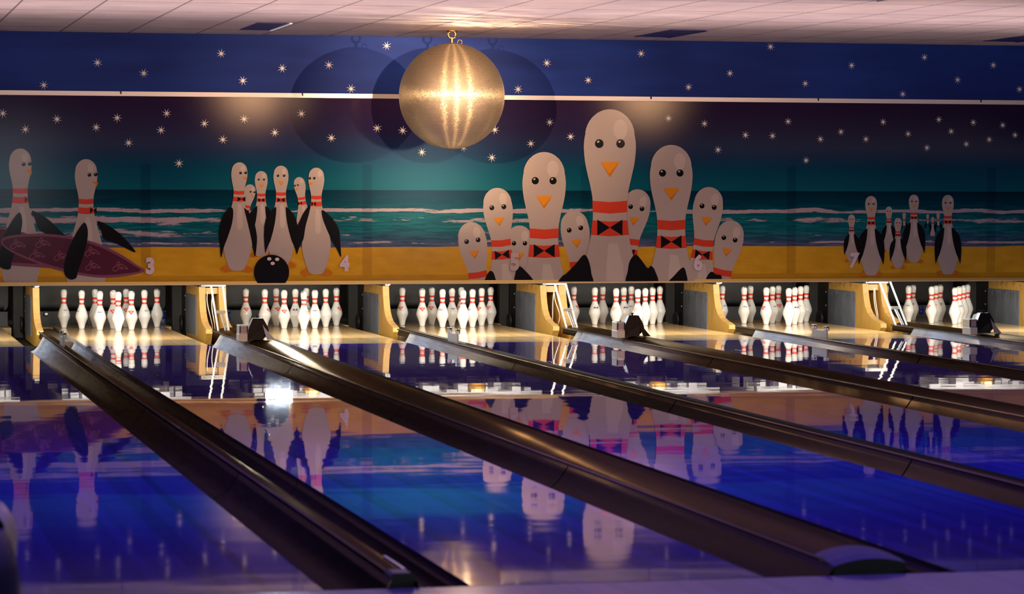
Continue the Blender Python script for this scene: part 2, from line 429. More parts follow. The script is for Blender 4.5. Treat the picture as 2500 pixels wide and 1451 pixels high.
# ------------------------------------------------------------------ lanes
YW = 15.70; YD = 19.42
for i, (xc, tg) in enumerate(zip(lane_x, lane_tag)):
    lb = {0: 'purple bowling lane at the left edge, left of lane three', 6: 'purple bowling lane farthest right, beyond lane seven'}.get(i, f'glossy purple bowling lane leading to the pins under painted {tg}')
    t = thing('bowling_lane', lb, 'lane', (xc, 0, -.07), 'purple bowling lanes')
    mb = MB(); mb.box(xc - LW, xc + LW, 0, YW - .002, -.07, 0, 1)
    mb.m[1] = 0
    obj('lane_surface', mb, [M_lane, M_laneside], t)
    mb = MB(); mb.box(xc - LW, xc + LW, YW, YD, -.07, 0, 1); mb.m[1] = 0
    mb.m[4] = mb.m[5] = mb.m[3] = 2
    o = obj('pin_deck', mb, [M_deck, M_laneside, M_steel2], t); o['label'] = 'pale maple pin deck'

# ------------------------------------------------------------------ gutters, dividers
SECT = [(0.0, 3.85), (3.872, 8.035), (8.06, 12.47), (12.495, 16.85)]
def gutter(x_lane, x_div, zl, zd, label):
    """trough between a lane edge and a divider edge"""
    sgn = 1 if x_div > x_lane else -1
    w = abs(x_div - x_lane) - .006; x0 = x_lane + sgn * .003
    t = thing('gutter', label, 'gutter', (x0 + sgn * w / 2, 0, -.12), 'ball gutters beside the lanes')
    for a, b in SECT:
        mb = MB(); rows = []
        K = 14; n = 10
        for k in range(n + 1):
            y = a + (b - a) * k / n
            f = min(1, max(0, (y - 11) / 5)); dep = .085 + .02 * f
            row = []
            for j in range(K + 1):
                u = j / K
                ztop = zl + (zd - zl) * u ** 2
                zz = ztop - dep * (1 - abs(2 * u - 1) ** 2.4) * (1 if u < .5 else (1 - (2 * u - 1) ** 3 * .3))
                row.append((x0 + sgn * w * u, y, zz))
            low = [(x, y, zz2 - .010) for x, y, zz2 in row][::-1]
            rows.append(row + low)
        mb.quadgrid(rows, 0, closed=True)
        mb.poly(rows[0][::-1]); mb.poly(rows[-1])
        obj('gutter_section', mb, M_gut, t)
    return t
def narrow(xa, xb, who):
    """xa: right edge of the left lane, xb: left edge of the right lane"""
    xn = xa + (xb - xa) * .5
    r0, r1 = xa + .243, xb - .194
    gutter(xa, r0 - .002, -.012, .030, f'dark gutter along the left side of the slim ridge {who}')
    gutter(xb, r1 + .002, -.020, .018, f'dark gutter along the right side of the slim ridge {who}')
    t = thing('lane_divider', f'slim dark ridge dividing two gutters {who}', 'divider', ((r0 + r1) / 2, 0, -.02), 'lane dividers')
    y1 = 17.5
    prof = [(r0, -.02), (r1, -.02), (r1, .026), (r1 - .010, .036), (r1 - .03, .039), (r0 + .022, .036), (r0 + .016, .032), (r0 + .012, .034)]
    mb = MB(); mb.prism(prof, 'y', .16, y1); obj('ridge_cap', mb, M_gutcap, t)
    mb = MB(); mb.tube([(r0 + .006, y, .036) for y in (.16, 6, 12, y1)], .0075, 8); obj('edge_rail', mb, M_rail, t)
    mb = MB(); mb.prism([(r0 - .001, -.02), (r1 + .003, -.02), (r1 + .002, .034), (r1 - .012, .045), (r0 + .012, .045), (r0, .034)], 'y', .05, .155); obj('end_cap', mb, M_black, t)
    if who.startswith('left of lane three'):
        mb = MB(); mb.prism([(r1 - .016, .040), (r1 - .006, .038), (r1 - .006, .0435), (r1 - .016, .0445)], 'y', .18, .55); o = obj('white_mark', mb, M_white, t)
    return xn, r0, r1
def wide(xa, xb, who):
    xn = (xa + xb) / 2
    r0, r1 = xa + .266, xb - .172
    gutter(xa, r0 - .002, -.012, .034, f'dark gutter along the left side of the broad divider {who}')
    gutter(xb, r1 + .002, -.020, .005, f'narrow black gutter along the right side of the broad divider {who}')
    t = thing('lane_divider', f'broad rounded gutter cover {who}', 'divider', ((r0 + r1) / 2, 0, -.02), 'lane dividers')
    w = r1 - r0 - .022
    top = [(r1 - w * u, .030 + .038 * math.sin(PI * (u * .86 + .10)) ** .8) for u in [k / 14 for k in range(15)]]
    prof = [(r0 + .016, -.02), (r1, -.02)] + top + [(r0 + .018, .034)]
    y1 = 17.5
    secs = [(.30, 3.30), (3.305, 7.2), (7.205, 11.4), (11.405, 14.6), (14.605, y1)]
    for a, b in secs:
        mb = MB(); mb.prism(prof, 'y', a, b, smooth=True); obj('cover_section', mb, M_gutcap, t)
    mb = MB(); mb.tube([(r0 + .008, y, .036) for y in (.16, 6, 12, y1)], .0085, 8); obj('edge_rail', mb, M_rail, t)
    mb = MB(); rows = []
    for y, k in ((.30, 1), (.22, .98), (.12, .90), (.06, .78)):
        rows.append([(r0 + .016 + (x - r0 - .016), y, -.02 + (z + .02) * k) for x, z in prof])
    mb.quadgrid(rows, 0, closed=True, smooth=False); mb.poly(rows[-1]); obj('end_cap', mb, M_black, t)
    return xn, r0, r1
le = lambda x: x - LW
re_ = lambda x: x + LW
lx = lane_x
WHO = ['left of lane three', 'between lanes three and four', 'between lanes four and five', 'between lanes five and six', 'between lanes six and seven', 'right of lane seven', 'at the far right edge']
div = []
for i in range(6):
    div.append((narrow if i % 2 == 0 else wide)(re_(lx[i]), le(lx[i + 1]), WHO[i]))
div.append(narrow(re_(lx[6]), re_(lx[6]) + .52, WHO[6]))
# outermost left gutter of the leftmost lane
gutter(le(lx[0]), le(lx[0]) - .2, -.02, .01, 'dark gutter on the left of the leftmost lane')

# ------------------------------------------------------------------ kickbacks and pit
KF = [(17.70, .0), (17.70, .040), (17.78, .055), (17.90, .072), (18.00, .095), (18.08, .130), (18.15, .185), (18.19, .250), (18.22, .330), (18.24, .425)]
def kick_profile(): return [(19.27, -.12), (17.82, -.12)] + KF + [(19.27, .425)]
def board(x0, x1, t, lab):
    mb = MB(); pr = kick_profile(); K = len(pr)
    mb.prism(pr, 'x', x0, x1, mis=[1 if 2 <= j <= 10 else 0 for j in range(K)])
    o = obj('side_board', mb, [M_kick, M_kickedge], t, origin=(x0, 17.7, 0)); o['label'] = lab
def kickback(i, xn, r0, r1):
    who = WHO[i]
    x0 = r0 - .004 if i % 2 == 0 else r0 - .03
    t = thing('kickback_panel', ('double' if i % 2 else 'single') + f' yellow wooden partition beside the pins {who}', 'partition', (xn, 17.7, -.12), 'wooden partitions between pin decks')
    if i % 2 == 0:
        x1 = x0 + .062; board(x0, x1, t, 'yellow varnished side board')
    else:
        x1 = x0 + .262
        board(x0, x0 + .062, t, 'yellow varnished left board'); board(x1 - .072, x1, t, 'yellow varnished right board')
        mb = MB(); mb.box(x0 + .064, x1 - .074, 18.27, 18.33, .355, .415); obj('cross_piece', mb, M_kickedge, t)
        mb = MB(); mb.box(x0 + .064, x1 - .074, 18.70, 18.72, -.12, .42); obj('gap_panel', mb, M_gapwood, t)
    mb = MB(); mb.bbox(x0 - .008, x0 - .001, 18.43, 19.272, -.05, .336, .002)
    o = obj('steel_plate', mb, M_plate, t, origin=(x0, 18.43, 0)); o['label'] = 'scuffed blue grey protective plate'
    mb = MB(); mb.box(x0 + .004, x1 - .004, 18.22, 19.9, .428, .462); obj('top_rail', mb, M_green, t)
    mb = MB(); mb.box(x0, x1, 19.275, 20.25, -.12, .62); mb.box(x0 - .10, x0 - .004, 19.6, 19.7, -.12, .5)
    o = obj('rear_frame', mb, M_pitdark, t); o['label'] = 'dark grimy machine side behind the partition'
    for (y, z) in ((19.35, .30), (19.35, .16), (19.8, .36)):
        mb = MB(); mb.lathe([(0, .004), (.006, .004), (.007, 0)], (0, 0, 0), 10)
        mb.v = [(x0 - .001 - vz, y + vx, z + vy) for vx, vy, vz in mb.v]
        obj('bolt', mb, M_white, t)
    mb = MB(); mb.lathe([(.03, -.012), (.075, -.012), (.085, 0), (.075, .012), (.03, .012), (.03, -.012)], (0, 0, 0), 20)
    mb.v = [(x0 - .03 + z_, 19.45 + x_, .02 + y_) for x_, y_, z_ in mb.v]
    obj('drive_wheel', mb, M_rubber, t)
    # metal mounting pieces on the top
    mb = MB(); mb.bbox(x0 + .01, x1 - .01, 18.16, 18.205, .43, .462, .004); mb.bbox(x0 + .03, x0 + .055, 18.12, 18.158, .437, .455, .002)
    obj('mounting_bracket', mb, M_metal, t)
    # flat floors on either side
    return x0, x1
kx = [kickback(i, *d) for i, d in enumerate(div)]
# flat gutter floor between lane and partition
for i in range(7):
    xa = re_(lx[i]) + .003; xk0, xk1 = kx[i]
    mb = MB(); mb.box(xa, xk0 - .012, 16.87, 19.40, -.135, -.125); mb.box(xa, xk0 - .012, 16.87, 16.90, -.135, -.06)
    o = obj('flat_gutter_floor', mb, M_pitdark); tag(o, f'dark flat gutter floor on the left of the partition {WHO[i]}', 'gutter', 'flat gutter floors by the pin decks')
    if i < 6:
        xb = le(lx[i + 1]) - .003
        mb = MB(); 
        pr = [(xk1 + .004, -.135), (xb, -.135), (xb, -.035), (xb - .03, -.020), (xk1 + .03, -.020), (xk1 + .004, -.05)]
        mb.prism(pr, 'y', 16.87, 19.40)
        o = obj('flat_gutter_floor', mb, M_flat); tag(o, f'worn brown flat gutter on the right of the partition {WHO[i]}', 'gutter', 'flat gutter floors by the pin decks')
LN = ['left of lane three', 'of lane three', 'of lane four', 'of lane five', 'of lane six', 'of lane seven', 'right of lane seven']
DISC = {0: [(.45, .10, 'k'), (.45, .06, 'k'), (.45, .025, 'k'), (.33, .055, 'b')], 1: [(-.575, .10, 's'), (.60, .105, 'b'), (.60, .065, 'b'), (.60, .026, 'p')],
        2: [(-.53, .115, 'b'), (-.53, .045, 'b'), (.595, .125, 'b'), (.595, .08, 'p')], 3: [(-.60, .105, 'b'), (-.60, .045, 'b')],
        4: [(-.33, .11, 'k'), (-.33, .04, 'k')], 5: [(-.34, .115, 'b'), (-.34, .05, 'b')], 6: [(.25, .10, 'b'), (.25, .06, 'b')]}
for i in range(7):
    xa = (kx[i - 1][1] if i else le(lx[0]) - .35) + .03; xb = kx[i][0] - .13
    t = thing('pit_curtain', f'black padded pit curtain behind the pins {LN[i]}', 'curtain', ((xa + xb) / 2, 20.0, .136), 'black curtains behind the pins')
    mb = MB(); rad = .05
    prof = [(20.06, .80), (19.985, .80), (19.975, .45), (19.955, .22), (19.945, .17), (19.965, .140), (20.0, .136), (20.06, .15)]
    mb.prism(prof, 'x', xa, xb - .04, smooth=True)
    # rounded lower right corner
    mb.prism([(xb - .0405, .80), (xb - .0405, .137), (xb - .02, .15), (xb - .006, .17), (xb, .21), (xb, .80)], 'y', 19.955, 20.06)
    obj('padded_cloth', mb, M_curtain, t)
    mb = MB(); mb.tube([(xa, 20.02, .81), (xb, 20.02, .81)], .014, 8); obj('hanging_rod', mb, M_steel2, t)
    t = thing('pit_board', f'grey backstop board low behind the pins {LN[i]}', 'backstop', ((xa + xb) / 2, 19.9, -.2), 'grey backstops behind the pins')
    mb = MB(); mb.bbox(xa, xb - .005, 19.88, 19.93, -.21, .131, .006); mb.box(xa, xb - .005, 19.872, 19.88, .118, .127)
    obj('board_face', mb, M_board, t)
    for dx, z, k in DISC[i]:
        mb = MB(); r = .029 if k != 'k' else .024
        mb.lathe([(0, .012), (r * .55, .012), (r * .8, .008), (r, 0)], (0, 0, 0), 18)
        mb.v = [(lx[i] + dx + p[0], 19.879 - p[2], z + p[1]) for p in mb.v]
        o = obj('disc', mb, {'b': M_blue, 'p': M_paleblue, 's': M_metal, 'k': M_black}[k], t); o['label'] = {'b': 'blue disc', 'p': 'pale blue disc', 's': 'silver button', 'k': 'black disc'}[k]
    mb = MB(); mb.box(xa, xb, 19.43, 19.87, -.215, -.012)
    o = obj('pit_carpet', mb, pm('pit_carpet_tan', (.50, .33, .13), .5, noise=.4, nscale=20) if i == 0 else bpy.data.materials['pit_carpet_tan']); tag(o, f'tan pit conveyor strip behind the deck {LN[i]}', 'conveyor', 'tan conveyors behind the pin decks')

# ------------------------------------------------------------------ bowling pins
PP = [(0, 0), (.0225, 0), (.0258, .004), (.0285, .019), (.0360, .050), (.0455, .075), (.0535, .094), (.0590, .110), (.0604, .1175), (.0600, .128), (.0575, .143), (.0530, .160),
      (.0467, .178), (.0400, .195), (.0330, .213), (.0275, .229), (.0243, .243), (.0230, .255), (.0232, .265), (.0243, .280), (.0263, .297), (.0290, .317), (.0312, .333), (.0318, .343), (.0310, .354), (.0280, .366), (.0220, .375), (.0120, .3805), (0, .381)]
def pr_at(z):
    for (r0, z0), (r1, z1) in zip(PP, PP[1:]):
        if z0 <= z <= z1 and z1 > z0: return r0 + (r1 - r0) * (z - z0) / (z1 - z0)
    return .03
def dec(u, z, az, lift):
    """u metres round the surface, z height -> point; az measured from the camera side to the right"""
    r = pr_at(z); a = az + u / max(r, .02) - PI / 2
    return ((r + lift) * math.cos(a), (r + lift) * math.sin(a), z)
def fan(mb, poly, cz, az, lift, mi, c=(0, 0), rings=4, sub=4):
    P2 = []
    for (x0, y0), (x1, y1) in zip(poly, poly[1:] + poly[:1]):
        for k in range(sub): P2.append((x0 + (x1 - x0) * k / sub, y0 + (y1 - y0) * k / sub))
    rows = [[dec(c[0] + (x - c[0]) * f, cz + c[1] + (y - c[1]) * f, az, lift) for x, y in P2] for f in [max(.02, k / rings) for k in range(rings + 1)]]
    mb.quadgrid(rows, mi, closed=True)
def circ(cx, cy, r, n=10): return [(cx + r * math.cos(2 * PI * k / n), cy + r * math.sin(2 * PI * k / n)) for k in range(n)]
def logo(kind, az):
    mb = MB(); cz = .172
    if kind in 'ra':
        fan(mb, [(-.032, .009), (-.016, .013), (.0, .020), (.016, .015), (.032, .013), (.019, -.003), (.004, -.023), (-.010, -.008), (-.020, .001)], cz, az, .0006, 0, (.002, .003))
        mats = [M_logo_red if kind == 'r' else M_logo_amber, M_logo_white]
        fan(mb, circ(.003, .004, .0105, 12), cz, az, .0011, 1, (.003, .004), 2, 1)
        fan(mb, circ(.003, .004, .0072, 10), cz, az, .0015, 0, (.003, .004), 2, 1)
        fan(mb, [(.0, .006), (.003, .001), (.006, .006), (.004, .007), (.003, .005), (.002, .007)], cz, az, .0019, 1, (.003, .004), 1, 1)
        return mb, mats
    if kind == 'w':
        for sg in (-1, 1):
            fan(mb, [(sg * .003, .002), (sg * .006, .011), (sg * .012, .009), (sg * .018, .012), (sg * .024, .006), (sg * .027, -.010), (sg * .020, -.004), (sg * .013, .0), (sg * .008, -.006), (sg * .004, -.004)], cz, az, .0007, 0, (sg * .013, .004), 2, 2)
        fan(mb, [(-.016, .014), (0, .019), (.016, .014), (0, .017)], cz, az, .0007, 1, (0, .0168), 1, 3)
        fan(mb, [(-.012, -.010), (.012, -.010), (.012, -.012), (-.012, -.012)], cz, az, .0007, 1, (0, -.011), 1, 3)
        return mb, [M_logo_blue, M_logo_faint]
    mt = M_logo_blue if kind == 't' else M_logo_faint
    x = -.023; R = random.Random(3)
    fan(mb, [(-.0015, .012), (0, .019), (.0015, .012)], cz, az, .0007, 0, (0, .014), 1, 1)
    for k in range(9):
        w = .0036 if k else .0015; h = .0092 if k in (2, 3, 6) else .0074
        fan(mb, [(x, 0), (x + w, 0), (x + w, h), (x, h)], cz, az, .0007, 0, (x + w / 2, h / 2), 1, 1); x += w + .0015
    fan(mb, [(-.016, -.006), (.016, -.006), (.016, -.0035), (-.016, -.0035)], cz, az, .0007, 1 if kind == 't' else 0, (0, -.005), 1, 4)
    return mb, [mt, M_logo_faint]
def base_pin():
    mb = MB(); mb.lathe(PP, seg=36)
    me = bpy.data.meshes.new('pin_body'); me.from_pydata(mb.v, [], mb.f); me.polygons.foreach_set('use_smooth', mb.sm); me.materials.append(M_pin)
    bands = []
    for z0, z1 in ((.279, .2985), (.238, .2575)):
        mb = MB(); mb.lathe([(pr_at(z0 + (z1 - z0) * k / 4) + .0006, z0 + (z1 - z0) * k / 4) for k in range(5)], seg=36)
        if z0 < .25:     # crown notch under the lower band
            pass
        m2 = bpy.data.meshes.new('neck_band'); m2.from_pydata(mb.v, [], mb.f); m2.polygons.foreach_set('use_smooth', mb.sm); m2.materials.append(M_red)
        bands.append(m2)
    return me, bands
body_me, band_me = base_pin()
REL = {1: (0, 0), 2: (-1, 1), 3: (1, 1), 4: (-2, 2), 5: (0, 2), 6: (2, 2), 7: (-3, 3), 8: (-1, 3), 9: (1, 3), 10: (3, 3)}
WHERE = {1: 'front head pin', 2: 'second row left', 3: 'second row right', 4: 'third row left', 5: 'third row middle', 6: 'third row right',
         7: 'back row leftmost', 8: 'back row second', 9: 'back row third', 10: 'back row rightmost'}
LG = {'3': {7: 't.4', 4: 't-1.0', 8: 'r.75', 2: 't0', 5: 'r-.1', 1: 'f.3', 9: 'r-.1', 3: 'r-.1', 6: 't.5', 10: 't-1.25'},
      '4': {7: 'r.1', 4: 'r.95', 8: 'r.3', 2: 'r0', 5: 'w0', 1: 'a.75', 9: 't.5', 3: 't.05', 6: 't-1.2', 10: 'r.75'},
      '5': {7: 'r-.45', 4: 'r0', 8: 'r-.2', 2: 't-.3', 5: 't.2', 9: 'r-.9', 1: 'f.15', 3: 't-.8', 6: 'r-.7', 10: 'r-.6'},
      '6': {7: 'r.95', 4: 'w.3', 8: 't-1.1', 2: 'a-.6', 5: 'w.5', 9: 't-.1', 1: 'a-.7', 6: 't-1.1', 10: 't-1.2'},
      '7': {7: 't.7', 4: 't.25', 8: 't-.3', 2: 'r-.75', 5: 't.75', 9: 'r.15', 1: 'f.6', 3: 'w.5', 6: 'a-.5'},
      '8': {4: 't-.1', 8: 'r-.3', 2: 'r-.85', 5: 'a-.3', 9: 'r-.1', 1: 'f.3', 3: 't.4', 7: 't0'}}
KW = {'r': 'with red emblem', 'a': 'with pale orange emblem', 't': 'with blue lettering', 'w': 'with blue winged mark', 'f': 'with faint lettering', '': 'without emblem'}
for ln, xc in LANES.items():
    for p in range(10, 0, -1):
        rx, ry = REL[p]
        x, y = xc + rx * .1524, 18.288 + ry * .264
        s = LG[ln].get(p, '')
        lane = 'lane ' + {'3': 'three', '4': 'four', '5': 'five', '6': 'six', '7': 'seven', '8': 'right of seven'}[ln]
        t = thing('bowling_pin', f'white bowling pin {KW[s[:1]]}, {WHERE[p]}, {lane}', 'bowling pin', (x, y, .0006), f'ten bowling pins on {lane}')
        o = bpy.data.objects.new('pin_body', body_me); C.objects.link(o); o.parent = t
        for q in band_me:
            o = bpy.data.objects.new('neck_band', q); C.objects.link(o); o.parent = t; o['label'] = 'red neck band'
        if s:
            az = float(s[1:]) + math.atan2(x - CX, y - CY) * -1
            mb, mats = logo(s[0], az)
            me = bpy.data.meshes.new('emblem'); me.from_pydata(mb.v, [], mb.f); me.polygons.foreach_set('material_index', mb.m)
            for q in mats: me.materials.append(q)
            o = bpy.data.objects.new('emblem', me); C.objects.link(o); o.parent = t; o['label'] = {'r': 'red diamond emblem', 'a': 'pale orange diamond emblem', 't': 'small blue lettering', 'w': 'blue winged mark', 'f': 'faint small lettering'}[s[0]]

# ------------------------------------------------------------------ things on the dividers
# steel sensor brackets on the slim ridges
for i, lab in ((0, 'small steel two-pronged bracket on the ridge left of lane three'), (2, 'steel two-pronged bracket on the ridge between lanes four and five'), (4, 'grey two-pronged bracket on the ridge between lanes six and seven')):
    xn, r0, r1 = div[i]
    x = (r0 + r1) / 2 - .012; y0, y1 = 14.88, 15.28
    t = thing('ridge_bracket', lab, 'bracket', (x, 15.08, .0395), 'steel brackets on the slim ridges')
    mb = MB(); mb.bbox(x - .006, x + .006, y0, y1, .0395, .118, .002); obj('base_plate', mb, M_steel2, t)
    for ya, yb in ((y0, y0 + .07), (y1 - .07, y1)):
        mb = MB(); mb.bbox(x - .010, x - .004, ya, yb, .119, .160, .002); mb.bbox(x + .014, x + .020, ya, yb, .119, .160, .002); mb.box(x - .004, x + .014, ya, yb, .119, .124)
        o = obj('prong', mb, M_metal, t)
        m2 = MB(); m2.tube([(x - .014, (ya + yb) / 2, .148), (x + .024, (ya + yb) / 2, .148)], .006, 8); obj('screw', m2, M_brown, o)
# pin camera hoods on the broad covers
def pin_camera(i, lab, px, hood_m, side_m, fin_m, box_m):
    xn, r0, r1 = div[i]
    cx = at(px, 815, Y=15.25)[0]
    z0 = .0705; y0, y1 = 15.17, 15.36
    t = thing('pin_camera', lab, 'camera', (cx, 15.25, z0), 'hooded pin cameras on the broad dividers')
    pr = [(-.085, 0), (-.088, .045), (-.072, .115), (-.042, .185), (.046, .185), (.085, .118), (.098, .075), (.094, .055), (.045, 0)]
    mb = MB(); rows = []
    for y, k, dz in ((y0, 1, 0), (y0 + .06, 1.0, 0), (y1, .86, -.0)):
        rows.append([(cx + x * k, y, z0 + z * k) for x, z in pr])
    n = len(pr)
    mb.quadgrid(rows, 0, closed=True, smooth=False)
    for k in range(len(mb.f)):
        if k % n in (1, 2): mb.m[k] = 1
        if k % n == 3: mb.m[k] = 2
    mb.poly(rows[0][::-1], 0); mb.poly(rows[-1], 0)
    # lower front panel, folded outwards
    mb.poly([(cx - .085, y0 - .0005, z0), (cx + .045, y0 - .03, z0), (cx + .06, y0 - .012, z0 + .115)], 0)
    obj('hood', mb, [hood_m, side_m, M_white if i == 1 else hood_m], t)  # first hood's top face coloured white as a painted highlight
    mb = MB(); mb.prism([(cx + .035, z0 + .135), (cx + .050, z0 + .11), (cx + .145, z0 - .0), (cx + .075, z0 - .0), (cx + .055, z0 + .06)], 'y', y0 - .05, y0 - .044); obj('side_fin', mb, fin_m, t)
    mb = MB(); mb.lathe([(0, 0), (.006, 0), (.006, .012), (.014, .014), (.014, .02), (0, .021)], (cx + .002, 15.22, z0 + .1855), 12); obj('top_knob', mb, M_black, t)
    mb = MB(); mb.bbox(cx - .165, cx - .088, 15.13, 15.30, z0 + .055, z0 + .128, .004); lb = obj('lens_box', mb, box_m, t)
    mb = MB(); mb.box(cx - .152, cx - .102, 15.126, 15.1295, z0 + .064, z0 + .118); obj('window', mb, M_window, lb)
    mb = MB(); mb.box(cx - .163, cx - .154, 15.127, 15.1298, z0 + .060, z0 + .120); mb.box(cx - .100, cx - .091, 15.127, 15.1298, z0 + .060, z0 + .120); obj('dark_slot', mb, M_black, lb)
    mb = MB(); mb.bbox(cx - .168, cx - .098, 15.10, 15.30, z0 - .010, z0 + .053, .004); obj('base_block', mb, M_offw, t)
pin_camera(1, 'black hooded pin camera with a grey side fin, between lanes three and four', 626, M_brown, M_hoodface, M_steel2, M_offw)
pin_camera(3, 'dark brown hooded pin camera with steel lens box, between lanes five and six', 1541, M_brown, M_steel2, M_brown, M_metal)
pin_camera(5, 'black hooded pin camera at the right, right of lane seven', 2396, M_black, M_hoodface, M_steel2, M_metal)
# white rods and cables
def rods(i, base, top, lab):
    (bx0, by0), (bx1, by1) = base; (tx0, ty0), (tx1, ty1) = top
    A0 = at(bx0, by0, Z=.0735); A1 = at(bx1, by1, Z=.0735)
    yb = (A0[1] + A1[1]) / 2; yb = 16.62
    A0 = at(bx0, by0, Y=yb); A1 = at(bx1, by1, Y=yb)
    T0 = at(tx0, ty0, X=A0[0]); T1 = at(tx1, ty1, X=A1[0])
    T1 = at(tx1, ty1, Y=T0[1])
    zc = .078
    t = thing('rod_lift', lab, 'rod frame', (A0[0], yb, zc), 'white rod frames on the broad dividers')
    ex = []
    for A, T in ((A0, T0), (A1, T1)):
        A = Vector((A[0], A[1], zc)); T = Vector(T); d = (T - A)
        E_ = A + d * 1.32; ex.append((A, T, E_))
        mb = MB(); mb.tube([A, T, E_, E_ + Vector((.02, .05, .03)), E_ + Vector((.05, .09, -.01))], .0095, 10); obj('white_rod', mb, M_white, t)
    a = ex[0][0].lerp(ex[0][1], .40); b2 = ex[1][0].lerp(ex[1][1], .40)
    mb = MB(); mb.bbox(a.x + .012, b2.x - .012, a.y - .012, a.y + .012, a.z - .012, a.z + .016, .003); obj('crossbar', mb, M_steel2, t)
    mid = a.lerp(b2, .5); ft = Vector((mid.x + .014, yb + .03, zc)).lerp(Vector((mid.x + .03, yb, zc)), .3)
    mb = MB(); mb.tube([mid + Vector((0, 0, -.014)), ft], .0085, 8); obj('support_post', mb, M_steel2, t)
    mb = MB(); mb.tube([mid + Vector((.018, 0, -.014)), ft + Vector((.018, 0, 0))], .004, 6); obj('thin_rod', mb, M_metal, t)
S2 = 460 / 2500
cr = lambda ox, x, y: (ox + x * S2, 660 + y * S2)
rods(1, (cr(440, 505, 835), cr(440, 645, 825)), (cr(440, 408, 195), cr(440, 565, 195)), 'pair of white slanted rods with crossbar, between lanes three and four')
rods(3, (cr(1290, 508, 780), cr(1290, 648, 790)), (cr(1290, 350, 175), cr(1290, 495, 175)), 'pair of white slanted rods with crossbar, between lanes five and six')
rods(5, (cr(2040, 800, 740), cr(2040, 945, 755)), (cr(2040, 590, 170), cr(2040, 720, 140)), 'pair of white slanted rods with crossbar, right of lane seven')
def cable(ox, pts, Y, lab, r=.0045):
    W = [Vector(at(*cr(ox, x, y), Y=Y)) for x, y in pts]
    out = []
    for k in range(len(W) - 1):
        p0, p1, p2, p3 = W[max(k - 1, 0)], W[k], W[k + 1], W[min(k + 2, len(W) - 1)]
        for s in range(6):
            u = s / 6
            out.append(.5 * ((2 * p1) + (p2 - p0) * u + (2 * p0 - 5 * p1 + 4 * p2 - p3) * u * u + (3 * p1 - p0 - 3 * p2 + p3) * u ** 3))
    out.append(W[-1])
    mb = MB(); mb.tube(out, r, 8)
    o = obj('hanging_cable', mb, M_cable, origin=tuple(W[0])); tag(o, lab, 'cable', 'pale cables hanging in partition gaps')
cable(440, [(360, 285), (356, 400), (375, 520), (405, 640), (435, 780)], 18.19, 'left pale cable hanging in the gap between lanes three and four')
cable(440, [(440, 290), (420, 400), (425, 540), (450, 680), (462, 790)], 18.16, 'right pale cable hanging in the gap between lanes three and four')
cable(1290, [(338, 270), (325, 420), (322, 560), (320, 690)], 18.19, 'straight pale cable hanging in the gap between lanes five and six')
cable(1290, [(340, 270), (355, 400), (395, 520), (418, 610), (400, 700), (375, 745)], 18.16, 'looped pale cable hanging in the gap between lanes five and six')
cable(2040, [(508, 240), (510, 380), (525, 500), (545, 600), (556, 660)], 18.19, 'left pale cable hanging in the gap right of lane seven')
cable(2040, [(522, 240), (528, 380), (545, 500), (560, 600), (566, 670)], 18.16, 'right pale cable hanging in the gap right of lane seven')

# ------------------------------------------------------------------ pinsetters above the decks (seen in the lane reflections)
def pinsetter(i, lab):
    xc = lx[i]
    t = thing('pinsetter', lab, 'pinsetter', (xc, 18.6, .5), 'pin setting machines behind the masking')
    mb = MB(); mb.box(xc - .60, xc + .60, 17.45, 17.52, .575, .60)
    RR = random.Random(40 + i); xx = xc - .58
    while xx < xc + .5:
        w_ = RR.uniform(.02, .12); zz = RR.choice([.512, .525, .54, .55]); mb.box(xx, min(xx + w_, xc + .58), 17.46 + RR.uniform(0, .3), 17.80, zz, .575); xx += w_ + RR.choice([.006, .012, .05])
    mb.box(xc - .60, xc + .60, 19.3, 19.36, .56, .62); mb.box(xc - .60, xc - .56, 17.52, 19.3, .60, .66); mb.box(xc + .56, xc + .60, 17.52, 19.3, .60, .66)
    obj('frame', mb, M_pins_white, t)
    mb = MB(); mb.box(xc - .55, xc + .55, 17.75, 19.25, .66, .70); obj('table_plate', mb, M_pitdark, t)
    R = random.Random(i)
    for k, (rx, ry) in REL.items():
        mb = MB(); x, y = xc + rx * .1524, 18.288 + ry * .264
        mb.lathe([(.045, .0), (.06, .0), (.062, .05), (.055, .13)], (x, y, .53), 18); obj('pin_cup', mb, M_rubber, t)
    for k in range(7):
        x = xc + R.uniform(-.5, .5); y = R.choice([17.62, 18.0, 18.12, 18.42, 18.95])
        mb = MB(); mb.bbox(x - R.uniform(.02, .10), x + R.uniform(.02, .10), y, y + .03, .50 + R.uniform(0, .03) + (y - 17.6) * .03, .655, .003)
        obj('machine_block', mb, R.choice([M_pins_white, M_metal, M_pins_white]), t)
    mb = MB(); mb.lathe([(.085, .05), (.088, .0), (.070, -.012), (.066, -.004), (.08, .05)], (xc - .10, 17.2, .492), 24); obj('brass_bowl', mb, M_brass, t)
for i in range(7):
    pinsetter(i, f'white pin setting machine hidden above the pin deck {LN[i]}')
x4 = at(672, 965, Z=0)[0]
t = thing('work_lamp', 'bright white work lamp under the panel above lane four', 'lamp', (4.02, 16.72, .56))
mb = MB(); mb.bbox(3.89, 4.15, 16.70, 16.78, .502, .56, .004); obj('lamp_mount', mb, M_steel2, t)
mb = MB(); mb.poly([(3.895, 16.699, .514), (4.145, 16.699, .514), (4.145, 16.699, .534), (3.895, 16.699, .534)]); obj('lamp_panel', mb, M_lamp, t)

